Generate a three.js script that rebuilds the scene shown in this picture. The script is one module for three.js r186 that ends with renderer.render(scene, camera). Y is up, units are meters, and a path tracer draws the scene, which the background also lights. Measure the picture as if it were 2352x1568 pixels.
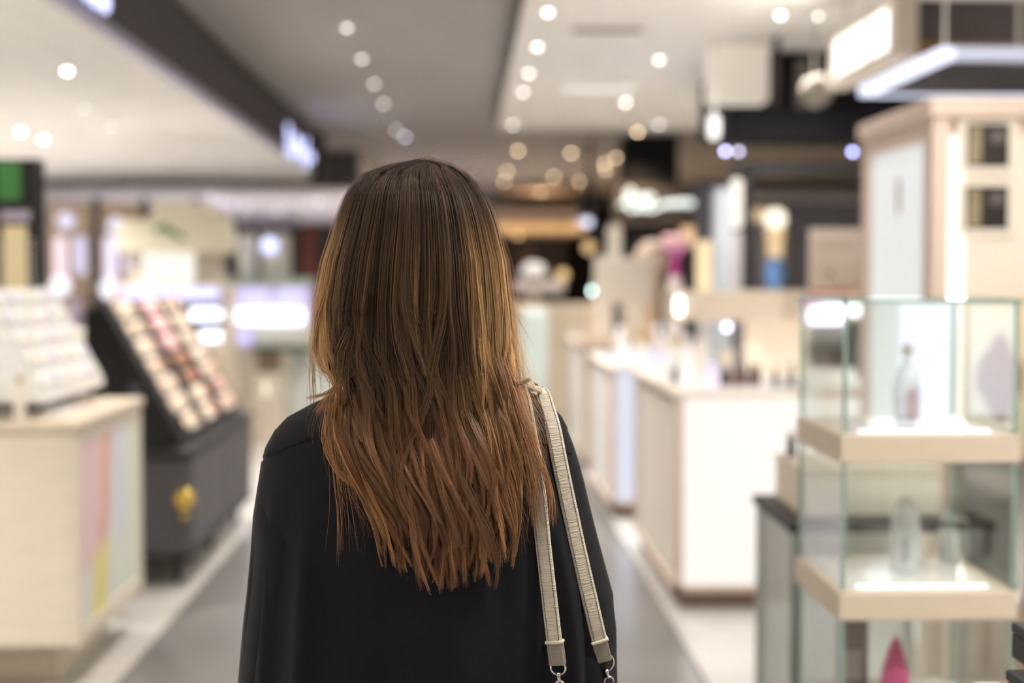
import * as THREE from 'three';
import { RoundedBoxGeometry } from 'three/addons/geometries/RoundedBoxGeometry.js';
import { mergeGeometries } from 'three/addons/utils/BufferGeometryUtils.js';
import { MarchingCubes } from 'three/addons/objects/MarchingCubes.js';
import { RectAreaLightUniformsLib } from 'three/addons/lights/RectAreaLightUniformsLib.js';
RectAreaLightUniformsLib.init();

// ---------------------------------------------------------------- camera, exposure
const scene = new THREE.Scene();
scene.background = new THREE.Color(0x000000);
const camera = new THREE.PerspectiveCamera(2 * Math.atan(784 / 3267) * 180 / Math.PI, 1.5, 0.05, 80);
camera.position.set(0, 1.49, 0);
camera.rotation.order = 'YXZ';
camera.rotation.set(-0.0471, -0.0324, 0);           // looks a little down and to the right of the aisle
camera.focus = 1.75;
camera.userData.fStop = 2.0;
const renderer = new THREE.WebGLRenderer();
renderer.toneMapping = THREE.LinearToneMapping;
renderer.toneMappingExposure = 1.48;
renderer.shadowMap.enabled = true;
const LAMP = 3.8;                                   // one dimmer for all downlights
const WARM = 0xfff6ec, NEUTRAL = 0xfffaf3, COOL = 0xe6e8ff;
const ORD = ['first', 'second', 'third', 'fourth', 'fifth', 'sixth', 'seventh', 'eighth', 'ninth', 'tenth', 'eleventh', 'twelfth', 'thirteenth'];

// ---------------------------------------------------------------- helpers
let seed = 7;
const rnd = () => { seed |= 0; seed = seed + 0x6D2B79F5 | 0; let t = Math.imul(seed ^ seed >>> 15, 1 | seed); t = t + Math.imul(t ^ t >>> 7, 61 | t) ^ t; return ((t ^ t >>> 14) >>> 0) / 4294967296; };
const gauss = () => (rnd() + rnd() + rnd() + rnd() - 2) * 1.0;
const clamp = (x, a, b) => Math.min(b, Math.max(a, x));
const mix = (a, b, t) => a + (b - a) * t;
const smooth = (a, b, x) => { const t = clamp((x - a) / (b - a), 0, 1); return t * t * (3 - 2 * t); };
const used = {};
const numbered = n => { const k = used[n] = (used[n] ?? -1) + 1; return k ? `${n}_${String(k).padStart(3, '0')}` : n; };
function tag(o, label, category, group, kind) {
  o.userData.label = label; o.userData.category = category;
  if (group) o.userData.group = group;
  if (kind) o.userData.kind = kind;
  return o;
}
function thing(name, label, category, [x, y, z] = [0, 0, 0], group) {
  const o = new THREE.Group(); o.name = numbered(name); o.position.set(x, y, z); scene.add(o);
  return tag(o, label, category, group);
}
function part(name, geo, mat, parent) {
  const m = new THREE.Mesh(Array.isArray(geo) ? join(geo) : geo, mat);
  m.name = parent === scene ? numbered(name) : name; m.castShadow = m.receiveShadow = true; parent.add(m); return m;
}
function join(list) { return mergeGeometries(list.map(g => { const h = g.index ? g.toNonIndexed() : g; for (const k of Object.keys(h.attributes)) if (!['position', 'normal', 'uv'].includes(k)) h.deleteAttribute(k); return h; })); }
// box between two corners
function bx(x0, x1, y0, y1, z0, z1, r = 0) {
  const w = x1 - x0, h = y1 - y0, d = z1 - z0;
  const g = r ? new RoundedBoxGeometry(w, h, d, 2, Math.min(r, w / 2.01, h / 2.01, d / 2.01)) : new THREE.BoxGeometry(w, h, d);
  g.translate((x0 + x1) / 2, (y0 + y1) / 2, (z0 + z1) / 2); return g;
}
const cyl = (r0, r1, h, x, y, z, n = 20) => new THREE.CylinderGeometry(r1, r0, h, n).translate(x, y + h / 2, z);
const lathe = (pts, n = 24) => new THREE.LatheGeometry(pts.map(p => new THREE.Vector2(p[0], p[1])), n);
const tube = (pts, r, n = 24, m = 8) => new THREE.TubeGeometry(new THREE.CatmullRomCurve3(pts.map(p => new THREE.Vector3(...p))), n, r, m);
function struct(name, geo, mat, label, category) { const o = part(name, geo, mat, scene); return tag(o, label, category, null, 'structure'); }
const col = c => Array.isArray(c) ? new THREE.Color().setRGB(...c) : new THREE.Color(c);
const mat = (c, roughness = 0.6, o = {}) => new THREE.MeshPhysicalMaterial({ color: col(c), roughness, ...o });
const glow = (c, k, base = [.14, .14, .14]) => new THREE.MeshStandardMaterial({ color: col(base), roughness: 0.5, emissive: col(c), emissiveIntensity: k });
function hash(i, j) { let h = Math.imul(i, 374761393) + Math.imul(j, 668265263) | 0; h = Math.imul(h ^ h >>> 13, 1274126177); return ((h ^ h >>> 16) >>> 0) / 4294967296; }
function vnoise(x, y, p = 64) { const i = Math.floor(x), j = Math.floor(y), u = x - i, v = y - j, s = u * u * (3 - 2 * u), t = v * v * (3 - 2 * v), m = k => ((k % p) + p) % p; return mix(mix(hash(m(i), m(j)), hash(m(i + 1), m(j)), s), mix(hash(m(i), m(j + 1)), hash(m(i + 1), m(j + 1)), s), t); }
function tex(w, h, fn, srgb = true) {
  const d = new Uint8Array(w * h * 4);
  for (let j = 0; j < h; j++) for (let i = 0; i < w; i++) { const c = fn((i + .5) / w, (j + .5) / h); for (let k = 0; k < 3; k++) d[(j * w + i) * 4 + k] = clamp(c[k], 0, 255); d[(j * w + i) * 4 + 3] = 255; }
  const t = new THREE.DataTexture(d, w, h); t.magFilter = THREE.LinearFilter; t.minFilter = THREE.LinearFilter; t.wrapS = t.wrapT = THREE.RepeatWrapping; if (srgb) t.colorSpace = THREE.SRGBColorSpace; t.needsUpdate = true; return t;
}
function areaLight(c, k, w, h, pos, look) { const l = new THREE.RectAreaLight(col(c), k, w, h); l.position.set(...pos); l.lookAt(...look); l.castShadow = true; scene.add(l); return l; }

// ---------------------------------------------------------------- materials
const speck = tex(128, 128, (u, v) => { const n = vnoise(u * 64, v * 64, 64) * .5 + vnoise(u * 16, v * 16, 16) * .5; const c = 238 + 17 * n; return [c, c, c]; });
const marble = tex(512, 512, (u, v) => { const n = vnoise(u * 8, v * 8, 8) * .5 + vnoise(u * 24, v * 24, 24) * .3 + vnoise(u * 90, v * 90, 90) * .2; const c = 222 + 33 * n; return [c, c * .992, c * .98]; });
marble.repeat.set(0.35, 0.35);
const grain = tex(256, 256, (u, v) => { const n = vnoise(u * 6, v * 90, 90) * .6 + vnoise(u * 20, v * 30, 30) * .4; const c = 244 + 11 * n; return [c, c * .997, c * .99]; });
const M = {
  ceilingGrey: mat([.385, .365, .35], .9, { map: speck }),
  ceilingWhite: mat([.90, .885, .86], .9, { map: speck }),
  ceilingCream: mat([.90, .865, .81], .9, { map: speck }),
  fascia: mat([.075, .066, .064], .7),
  trim: mat([.42, .40, .52], .35, { metalness: .3 }),
  floorAisle: mat([.17, .168, .165], .28, { map: marble }),
  floorLight: mat([.52, .51, .49], .35, { map: marble }),
  wallDark: mat([.05, .042, .038], .8),
  wallPale: mat([.62, .57, .52], .9),
  beige: mat([.62, .53, .42], .45, { map: grain }),
  beigeLight: mat([.68, .61, .51], .45, { map: grain }),
  pinkBeige: mat([.66, .53, .45], .45, { map: grain }),
  black: mat([.012, .012, .014], .45), dull: mat([.011, .011, .013], .95, { specularIntensity: .3 }),
  slate: mat([.075, .070, .080], .5),
  brownBlack: mat([.045, .036, .034], .6),
  brown: mat([.16, .11, .075], .6),
  white: mat([.82, .81, .79], .35),
  acrylic: mat([.85, .85, .84], .18, { clearcoat: .4 }),
  cream: mat([.72, .65, .56], .5),
  red: mat([.55, .09, .05], .45),
  redColumn: mat([.22, .06, .045], .6),
  steel: mat([.72, .71, .70], .22, { metalness: 1 }),
  gold: mat([.80, .58, .16], .25, { metalness: 1 }),
  glass: new THREE.MeshPhysicalMaterial({ color: new THREE.Color().setRGB(.975, .992, .985), roughness: .02, transmission: 1, thickness: 0, ior: 1.45 }),
  glassEdge: new THREE.MeshPhysicalMaterial({ color: new THREE.Color().setRGB(.42, .58, .52), roughness: .12, transmission: .45, thickness: 0, ior: 1.5 }),
  clear: new THREE.MeshPhysicalMaterial({ color: new THREE.Color().setRGB(.90, .92, .93), roughness: .08, transmission: .62, thickness: 0, ior: 1.5 }),
  crystal: new THREE.MeshPhysicalMaterial({ color: 0xffffff, roughness: .03, transmission: 1, thickness: .02, ior: 1.45 }),
  pink: mat([.62, .10, .26], .3), pinkPale: mat([.74, .42, .46], .35), magenta: mat([.42, .03, .22], .3),
  blue: mat([.16, .32, .62], .3), green: mat([.07, .30, .08], .5), yellow: mat([.70, .52, .14], .5), paleYellow: mat([.76, .66, .40], .5),
  lilac: mat([.60, .54, .72], .5), orange: mat([.62, .26, .10], .5),
};

// ---------------------------------------------------------------- the shop shell
struct('floor', bx(-7, 7, -.1, 0, -32, 4), (() => { const g = M.floorAisle; return g; })(), 'glossy grey floor of the shop aisle', 'floor');
{
  const uvm = o => { const g = o.geometry, p = g.attributes.position, uv = g.attributes.uv; for (let i = 0; i < p.count; i++) uv.setXY(i, p.getX(i), p.getZ(i)); return o; };
  uvm(scene.getObjectByName('floor'));
  uvm(struct('floor', bx(-7, -1.27, 0, .012, -32, 4), M.floorLight, 'pale stone floor under the counters on the aisle side with the black cabinet', 'floor'));
  uvm(struct('floor', bx(.874, 7, 0, .012, -32, 4), M.floorLight, 'pale stone floor under the counters on the side with the glass tower', 'floor'));
}
struct('wall_left', bx(-7.2, -7, -.1, 3.2, -32, 4), M.wallPale, 'plain pale side wall far beyond the makeup stands', 'wall');
struct('wall_right', bx(7, 7.2, -.1, 3.2, -32, 4), M.wallPale, 'plain pale side wall far beyond the glass tower', 'wall');
struct('wall_back', bx(-7.2, 7.2, -.1, 3.2, -32.2, -32), M.wallDark, 'dark brown end wall at the end of the aisle', 'wall');
struct('wall_front', bx(-7.2, 7.2, -.1, 3.2, 4, 4.2), M.wallPale, 'pale wall behind the viewer', 'wall');
struct('ceiling', bx(-7, 7, 3, 3.1, -32, 4), M.ceilingGrey, 'grey taupe ceiling above the aisle with a row of downlights', 'ceiling');
struct('ceiling', bx(-7, -1.62, 2.55, 2.99, -16.1, 4), M.ceilingWhite, 'lowered white ceiling beside the dark sloping fascia', 'ceiling');
struct('trim_1', bx(-1.62, -1.58, 2.60, 2.995, -15.2, 4), M.fascia, 'dark fascia along the edge of the lowered white ceiling', 'fascia');
struct('trim_2', bx(-1.62, -1.565, 2.548, 2.60, -13.0, 4), M.trim, 'metal edge strip under the dark fascia with lilac light in its colour', 'trim');  // lilac light on the metal strip is put into its colour
struct('trim_3', bx(-1.66, -1.52, 2.50, 2.995, -15.6, -15.2), M.black, 'black upright end block of the dark fascia', 'fascia');
struct('ceiling', bx(-7, -1.30, 2.545, 2.99, -31.9, -17.6), M.ceilingWhite, 'second lowered white ceiling further down the aisle with a string of lights', 'ceiling');
struct('trim_4', bx(-7, -1.30, 2.55, 2.99, -17.6, -17.5), M.slate, 'slate front edge of the second lowered ceiling', 'fascia');
struct('ceiling', bx(.30, 4.2, 2.90, 2.995, -13.9, 4), M.ceilingCream, 'cream ceiling raft with spotlights and a dark vent slot', 'ceiling');
struct('trim_5', bx(.285, .30, 2.895, 2.995, -13.9, 4), M.fascia, 'dark edge strip along the cream ceiling raft', 'trim');
// far soffit with warm lights
struct('ceiling', bx(.35, 2.0, 2.2, 2.62, -31.9, -24), M.pinkBeige, 'low peach coloured soffit at the far end of the aisle', 'ceiling');

{
  const t = thing('cove_light', 'amber cove light along the front of the far peach soffit', 'light', [.35, 2.2, -23.98]);
  part('light_strip', bx(0, 1.65, .0, .14, -.015, .02, .01), glow(0xffc27a, .62), t);
  part('rail', bx(0, 1.65, .141, .155, -.015, .03), M.cream, t);
  areaLight(0xffcf96, .9, 1.6, .12, [1.17, 2.27, -23.94], [1.17, 2.2, 0]);
}
// ---------------------------------------------------------------- downlights
const ringMat = mat([.5, .48, .45], .4), lensGeo = new THREE.SphereGeometry(.021, 16, 8, 0, Math.PI * 2, Math.PI / 2, Math.PI / 2), ringGeo = lathe([[.024, -.004], [.036, -.006], [.04, 0], [.04, .004], [.024, .004], [.024, -.004]], 20);
const lensMats = {};
function downlight(x, y, z, cd, label, group, c = WARM, k = 24, angle = 1.05, aim) {
  const t = thing('downlight', label, 'downlight', [x, y - .006, z], group);
  part('trim_ring', ringGeo, ringMat, t);
  const key = c + '_' + k; lensMats[key] ??= glow(c, k);
  part('lamp_lens', lensGeo, lensMats[key], t);
  const s = new THREE.SpotLight(col(c), cd * LAMP, 0, angle, .8, 2);
  s.position.set(x, y - .03, z); s.target.position.set(...(aim ?? [x, 0, z])); s.castShadow = true; s.shadow.radius = 1.5; s.shadow.bias = -.0005;
  scene.add(s, s.target);
}
[1.6, .3, -1.0, -2.3, -3.6, -4.9, -6.2, -7.45, -8.75, -10.0, -11.3, -12.6, -14.9].forEach((z, i) => downlight(-.72, 3, z, i < 5 ? .5 : 2.2, `${ORD[i]} warm downlight from the viewer in the row on the grey aisle ceiling`, 'aisle downlights', WARM, 3));
downlight(-.66, 3, -15.6, 2, 'cool bluish downlight ending the row on the grey aisle ceiling', null, COOL, 6);
[[.635, -17.3], [1.3, -17.6], [.6, -20.8], [.62, -23], [1.35, -21.9], [1.37, -26], [1.88, -19.3], [1.93, -18.3], [1.81, -15], [1.83, -23], [2.0, -20.4]].forEach(([x, z], i) => downlight(x, 3, z, 3, `${ORD[i]} of the small warm downlights on the grey ceiling beyond the cream raft`, 'far aisle downlights', 0xffdfb4, 13));
[-7.65, -8.8, -9.95, -10.97, -13.35].forEach((z, i) => downlight(.44, 2.9, z, 1.6, `${ORD[i]} spotlight from the viewer along the edge of the cream raft`, 'raft edge spotlights', NEUTRAL, 5));
[[1.26, -9.3], [1.70, -7.7], [1.9, -7.72], [1.8, -13.3]].forEach(([x, z], i) => downlight(x, 2.9, z, 1.1, `${['lone bright', 'paired', 'second paired', 'farthest'][i]} warm white spotlight in the middle of the cream raft`, 'raft spotlights', NEUTRAL, 5));
[[-2.05, -7.45], [-3.26, -10.6], [-3.27, -11.2], [-2.5, -10.2], [-2.4, -9.1]].forEach(([x, z], i) => downlight(x, 2.55, z, [4, 3, 2, .7, 1.2][i], `${['brightest', 'outermost', 'second outermost', 'faint', 'faintest'][i]} spotlight on the lowered white ceiling`, 'white ceiling spotlights', NEUTRAL, [8, 8, 8, 1.6, 1.6][i]));
[[-3.4, -19.2], [-3.48, -20.4], [-3.46, -21.2], [-3.28, -21.6], [-3.1, -23.6], [-3.65, -27.7], [-2.1, -20.4], [-2.0, -26.5], [-1.75, -22.5], [-1.55, -19]].forEach(([x, z], i) => downlight(x, 2.545, z, i < 6 ? 2.5 : 9, `${ORD[i]} small light of the string on the second lowered ceiling, last three added`, 'second ceiling lights', 0xf2ecff, 6));  // last three, hidden behind the hair, added to brighten this ceiling
[[.93, -25.5], [1.55, -28]].forEach(([x, z], i) => downlight(x, 2.2, z, 4, `${['nearer', 'farther'][i]} amber downlight under the far peach soffit`, 'soffit lights', 0xffcf85, 16));
[[-2.3, -4.2], [-3.9, -7.5], [-2.3, -3.2], [-4.2, -4.2], [-2.4, -.8], [-3.2, 1.8], [-5.2, -13.4], [-4.9, -11.4], [-5.4, -9.2]].forEach(([x, z], i) => downlight(x, 2.55, z, [1.6, 7, 4.5, 30, 11, 22, 26, 22, 14][i], `${ORD[i]} spotlight added to the lowered white ceiling over the makeup stands, outside the view`, 'added makeup stand spotlights', NEUTRAL, 8, [1.05, .7, 1.05, .7, 1.05, .7, .7, .7, .7][i]));  // added out of view; the narrow strong ones bounce light onto the white ceiling
[[1.3, -5.6], [2.9, -6.9], [1.2, -1.6], [3.6, -3.2], [1.9, .2], [2.8, 1.2], [1.3, -11.6], [3.4, -8.6], [4.1, -5.2], [3.9, -11], [2.2, -12.2]].forEach(([x, z], i) => downlight(x, 2.9, z, [.3, 30, 3.2, 28, 5.5, 18, .8, 24, 24, 20, 5][i], `${ORD[i]} spotlight added to the cream raft over the counters, outside the view`, 'added counter spotlights', NEUTRAL, 8, [1.05, .6, 1.05, .6, 1.05, .7, 1.05, .6, .6, .6, 1.05][i]));  // added; narrow strong ones light hidden floor so the raft gets brighter

[[1.9, -2.2, 6, [1.9, 1.4, -6]], [2.5, -.6, 5, [1.0, .95, -3.2]], [1.0, -3.4, .9, [1.3, 1.2, -6.6]]].forEach(([x, z, cd, aim], i) => downlight(x, 2.9, z, cd, `${ORD[i]} tilted spotlight added to the cream raft to brighten the displays, outside the view`, 'added tilted spotlights', NEUTRAL, 6, [.30, .42, .42][i], aim));  // added to brighten surfaces that face the camera

// ---------------------------------------------------------------- ceiling fittings
{
  const v = thing('ceiling_vent', 'long dark vent slot in the cream ceiling raft', 'vent', [.82, 2.9, -8.25]);
  part('frame', [bx(-.21, .21, -.006, 0, -.10, -.09), bx(-.21, .21, -.006, 0, .09, .10), bx(-.21, -.2, -.006, 0, -.09, .09), bx(.2, .21, -.006, 0, -.09, .09)], M.cream, v);
  part('slot', bx(-.2, .2, -.004, 0, -.09, .09), mat([.22, .20, .17], .8), v);
  const s = thing('strip_light', 'faint linear light strip flush in the cream ceiling raft', 'light', [1.02, 2.9, -10.9]);
  part('strip_light_lens', bx(-.28, .28, -.006, 0, -.12, .12, .004), glow(NEUTRAL, .58), s);
  part('end_cap', bx(-.3, -.28, -.008, 0, -.125, .125), M.cream, s); part('end_cap', bx(.28, .3, -.008, 0, -.125, .125), M.cream, s);
}
// lit signs on the dark fascia (plane x = -1.58)
for (const [z0, z1, lab] of [[-6.3, -5.55, 'blue white lit letter sign on the dark fascia, at the top edge of the view'], [-14.6, -12.4, 'glowing blue white sign at the far end of the dark fascia']]) {
  const zc = (z0 + z1) / 2, L = z1 - z0, t = thing('fascia_sign', lab, 'sign', [-1.56, 2.6, zc]);
  part('sign_backing', bx(-.02, .0, 0, .12, -L / 2, L / 2, .008), M.slate, t);
  const n = 5, w = L / n;
  for (let i = 0; i < n; i++) { // blurred rounded letters
    const s = new THREE.TorusGeometry(.036, .014, 8, 20, Math.PI * (i % 2 ? 1.6 : 2)); s.scale(Math.max(1, w / .13), 1, 1); s.rotateY(Math.PI / 2); s.rotateX(i * 1.3); s.translate(.012, .06, -L / 2 + w * (i + .5));
    part('sign_letter', s, glow(0xc9ccff, 1.5), t);
  }
  areaLight(0xc9ccff, 3, L, .1, [-1.53, 2.66, zc], [0, 2.5, zc]);
}

// ---------------------------------------------------------------- overhead on the right
{
  const b = thing('hanging_lightbox', 'bright white lightbox in a beige frame hung along the aisle', 'lightbox', [1.9, 2.455, -6.9]);
  part('frame', [bx(0, .10, .0, .05, -.56, .62, .006), bx(0, .10, .24, .30, -.56, .62, .006), bx(0, .10, .05, .24, -.56, -.48, .006), bx(0, .10, .05, .24, .5, .62, .006), bx(.05, .10, .05, .24, -.48, .5)], M.cream, b);
  part('light_panel', bx(.012, .05, .05, .24, -.48, .5, .004), glow(NEUTRAL, 1.6), b);
  for (const z of [-.4, .45]) part('hanger', bx(.045, .055, .30, .445, z - .005, z + .005), M.steel, b);
  areaLight(NEUTRAL, 6, .95, .18, [1.895, 2.6, -6.89], [0, 2.455, -6.89]);
  const s = thing('round_spotlight', 'round grey spotlight hanging under the beige framed lightbox', 'spotlight', [1.88, 2.38, -7.62]);
  part('housing', lathe([[.02, 0], [.06, .005], [.085, .03], [.085, .09], [.06, .12], [0, .125]], 28).rotateX(Math.PI / 2).translate(0, .09, -.06), mat([.22, .195, .17], .7), s);
  part('lamp_face', new THREE.CylinderGeometry(.018, .018, .006, 20).rotateX(Math.PI / 2).translate(0, .09, -.058), mat([.05, .05, .05], .3), s);
  part('stem', bx(-.008, .008, .17, .54, -.06, -.044), M.steel, s);
  // dark headers
  const h = thing('shop_header', 'dark brown header hanging above the tall pink beige unit', 'header', [2.22, 2.62, -7.6]);
  part('panel', bx(0, 3.2, .06, .278, -.3, .3, .01), M.brownBlack, h);
  part('lower_edge', bx(0, 3.2, 0, .06, -.3, .3, .006), mat([.20, .12, .05], .5), h);
  for (let i = 0; i < 4; i++) part('bracket', bx(.35 + i * .5, .5 + i * .5, -.05, .0, .12, .3), M.brownBlack, h);
  const c = thing('black_canopy', 'long black canopy box hanging behind the tall unit', 'canopy', [1.55, 2.27, -8.3]);
  part('box', bx(0, 2.2, 0, .19, -.35, 0, .01), M.dull, c);
  for (const x of [.3, 1.2]) part('hanger', bx(x - .02, x + .02, .19, .63, -.2, -.16), M.brownBlack, c);
  const k = thing('black_header', 'black ceiling header behind the cream raft step', 'header', [1.74, 2.47, -9.0]);
  part('box', bx(0, 3.5, 0, .428, -1.6, 0, .01), M.dull, k);
  part('upright_panel', bx(.34, .42, .03, .38, 0, .03, .004), mat([.20, .175, .155], .5), k);
  const w = thing('cream_raft_step', 'cream step of the raft beside the black header, its brightness painted as glow', 'box', [1.50, 2.55, -8.9]);
  part('painted_light_body', bx(0, .36, 0, .34, -.06, .18, .01), glow(0xfff0dc, .30, [.55, .52, .48]), w);  // glow painted in so the step is as bright as the raft
  const l = thing('tube_light', 'short white upright tube light under the edge of the cream raft', 'light', [1.50, 2.30, -8.6]);
  part('light_tube', new THREE.CapsuleGeometry(.035, .08, 6, 16).translate(0, .08, 0), glow(NEUTRAL, 1.3), l);
  part('stem', bx(-.006, .006, .15, .60, -.006, .006), M.steel, l);
  // light frame over the tall unit
  const f = thing('suspended_light_bars', 'rectangular frame of cool white light bars above the tall unit', 'light frame', [1.74, 2.275, -5.75]);
  const bar = glow(0xdfe6ff, 1.0);
  part('light_bar', bx(0, .055, 0, .05, -.55, .55, .008), bar, f);
  part('light_bar', bx(.055, 1.9, 0, .05, -.55, -.495, .008), bar, f);
  part('light_bar', bx(.055, 1.9, 0, .05, .50, .55, .008), glow(0xdfe6ff, .45), f);
  part('housing', [bx(.06, .10, .005, .06, -.49, .49), bx(.10, 1.9, .005, .06, -.49, -.45), bx(.10, 1.9, .005, .06, .45, .495)], M.slate, f);
  for (const [x, z] of [[.03, -.5], [.03, .5], [1.85, -.5], [1.85, .5]]) part('hanger', bx(x - .004, x + .004, .05, .60, z - .004, z + .004), M.steel, f);
  areaLight(0xdfe6ff, 5, 1.0, .05, [1.73, 2.32, -5.75], [0, 2.1, -5.75]);
  const sl = thing('slate_fascia', 'slate band behind the cool light frame above the tall unit', 'fascia', [2.2, 2.25, -6.6]);
  part('panel', bx(0, 3, 0, .22, -.2, 0, .006), M.slate, sl);
  for (const x of [.4, 2.5]) part('hanger', bx(x, x + .02, .22, .65, -.11, -.09), M.steel, sl);
}

// ---------------------------------------------------------------- tall pink beige unit
{
  const t = thing('tall_display_unit', 'tall pink beige display unit with lit side panel and two dark pictures', 'display unit', [1.65, .012, -5.0]);
  part('body', [bx(.06, 1.7, 0, 2.03, -.89, -.05), bx(0, .06, 0, .12, -.9, 0), bx(0, .06, 1.96, 2.03, -.9, 0), bx(0, .06, .12, 1.96, -.9, -.82), bx(0, .06, .12, 1.96, -.10, 0)], M.pinkBeige, t);
  part('cornice', bx(-.02, 1.74, 2.03, 2.1, -.92, .03, .012), M.pinkBeige, t);
  part('side_light_panel', bx(.02, .06, .12, 1.96, -.82, -.10, .004), glow(0xf2f6f7, .40, [.42, .44, .44]), t);
  part('side_print', new THREE.SphereGeometry(.5, 16, 12).scale(.002, .16, .045).translate(.02, 1.78, -.46), mat([.30, .13, .11], .5), t);
  areaLight(0xf2f6f7, .7, .70, 1.8, [1.665, 1.05, -5.46], [0, 1.05, -5.46]);
  for (const x of [.07, .62, 1.17]) { part('light_strip', bx(x, x + .055, .95, 1.97, -.05, -.025, .005), glow(0xfff6ea, 1.15), t); areaLight(0xfff6ea, 6, .05, 1.0, [1.65 + x + .028, 1.46, -5.018], [1.65 + x + .028, 1.46, 0]); }
  part('front_panel', bx(.13, .615, .95, 1.97, -.05, -.03, .004), M.cream, t);
  part('front_panel', bx(.68, 1.165, .95, 1.97, -.05, -.03, .004), M.cream, t);
  const print = tex(96, 96, (u, v) => { const e = u < .06 || u > .94 || v < .06 || v > .94; if (e) return [14, 12, 12]; if (u < .34) { const k = 128 + 34 * vnoise(u * 20, v * 6); return [k, k * .92, k * .74]; }; if (u > .55 && v > .55 && v < .85) { const k = 70 + 50 * vnoise(u * 40, v * 30); return [k, k * .93, k * .9]; }; const n = 30 + 20 * vnoise(u * 9, v * 9); return [n, n * .85, n * .8]; });
  const pm = mat(0xffffff, .3, { map: print });
  for (const y of [1.64, 1.86]) { const p = part('picture_frame', bx(.09, .31, y - .03, y + .18, -.03, -.012, .004), M.cream, t); part('picture', bx(.125, .275, y, y + .15, -.012, -.008), pm, p); }
  const lips = tex(128, 128, (u, v) => { const dx = (u - .45) / .34, dy = (v - .5) / .30, r = Math.hypot(dx, dy * (1 + .5 * Math.abs(dx))) + .22 * (vnoise(u * 8, v * 8) - .5); const k = smooth(1, .7, r); const base = [226 - 18 * vnoise(u * 4, v * 4), 203, 172]; const d = [120 + 24 * vnoise(u * 14, v * 5), 84, 64]; return base.map((b, i) => mix(b, d[i], k)); });
  part('lower_poster', bx(.135, .42, .80, 1.40, -.03, -.022), mat(0xffffff, .5, { map: lips }), t);
  part('dark_cabinet_door', bx(.10, .33, .30, .82, -.05, -.02, .006), M.dull, t);
  part('dark_cabinet_door', bx(.36, .9, .30, .82, -.05, -.02, .006), M.dull, t);
  part('metal_edge', bx(.335, .355, .30, .82, -.04, -.01), M.steel, t);
}

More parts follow.
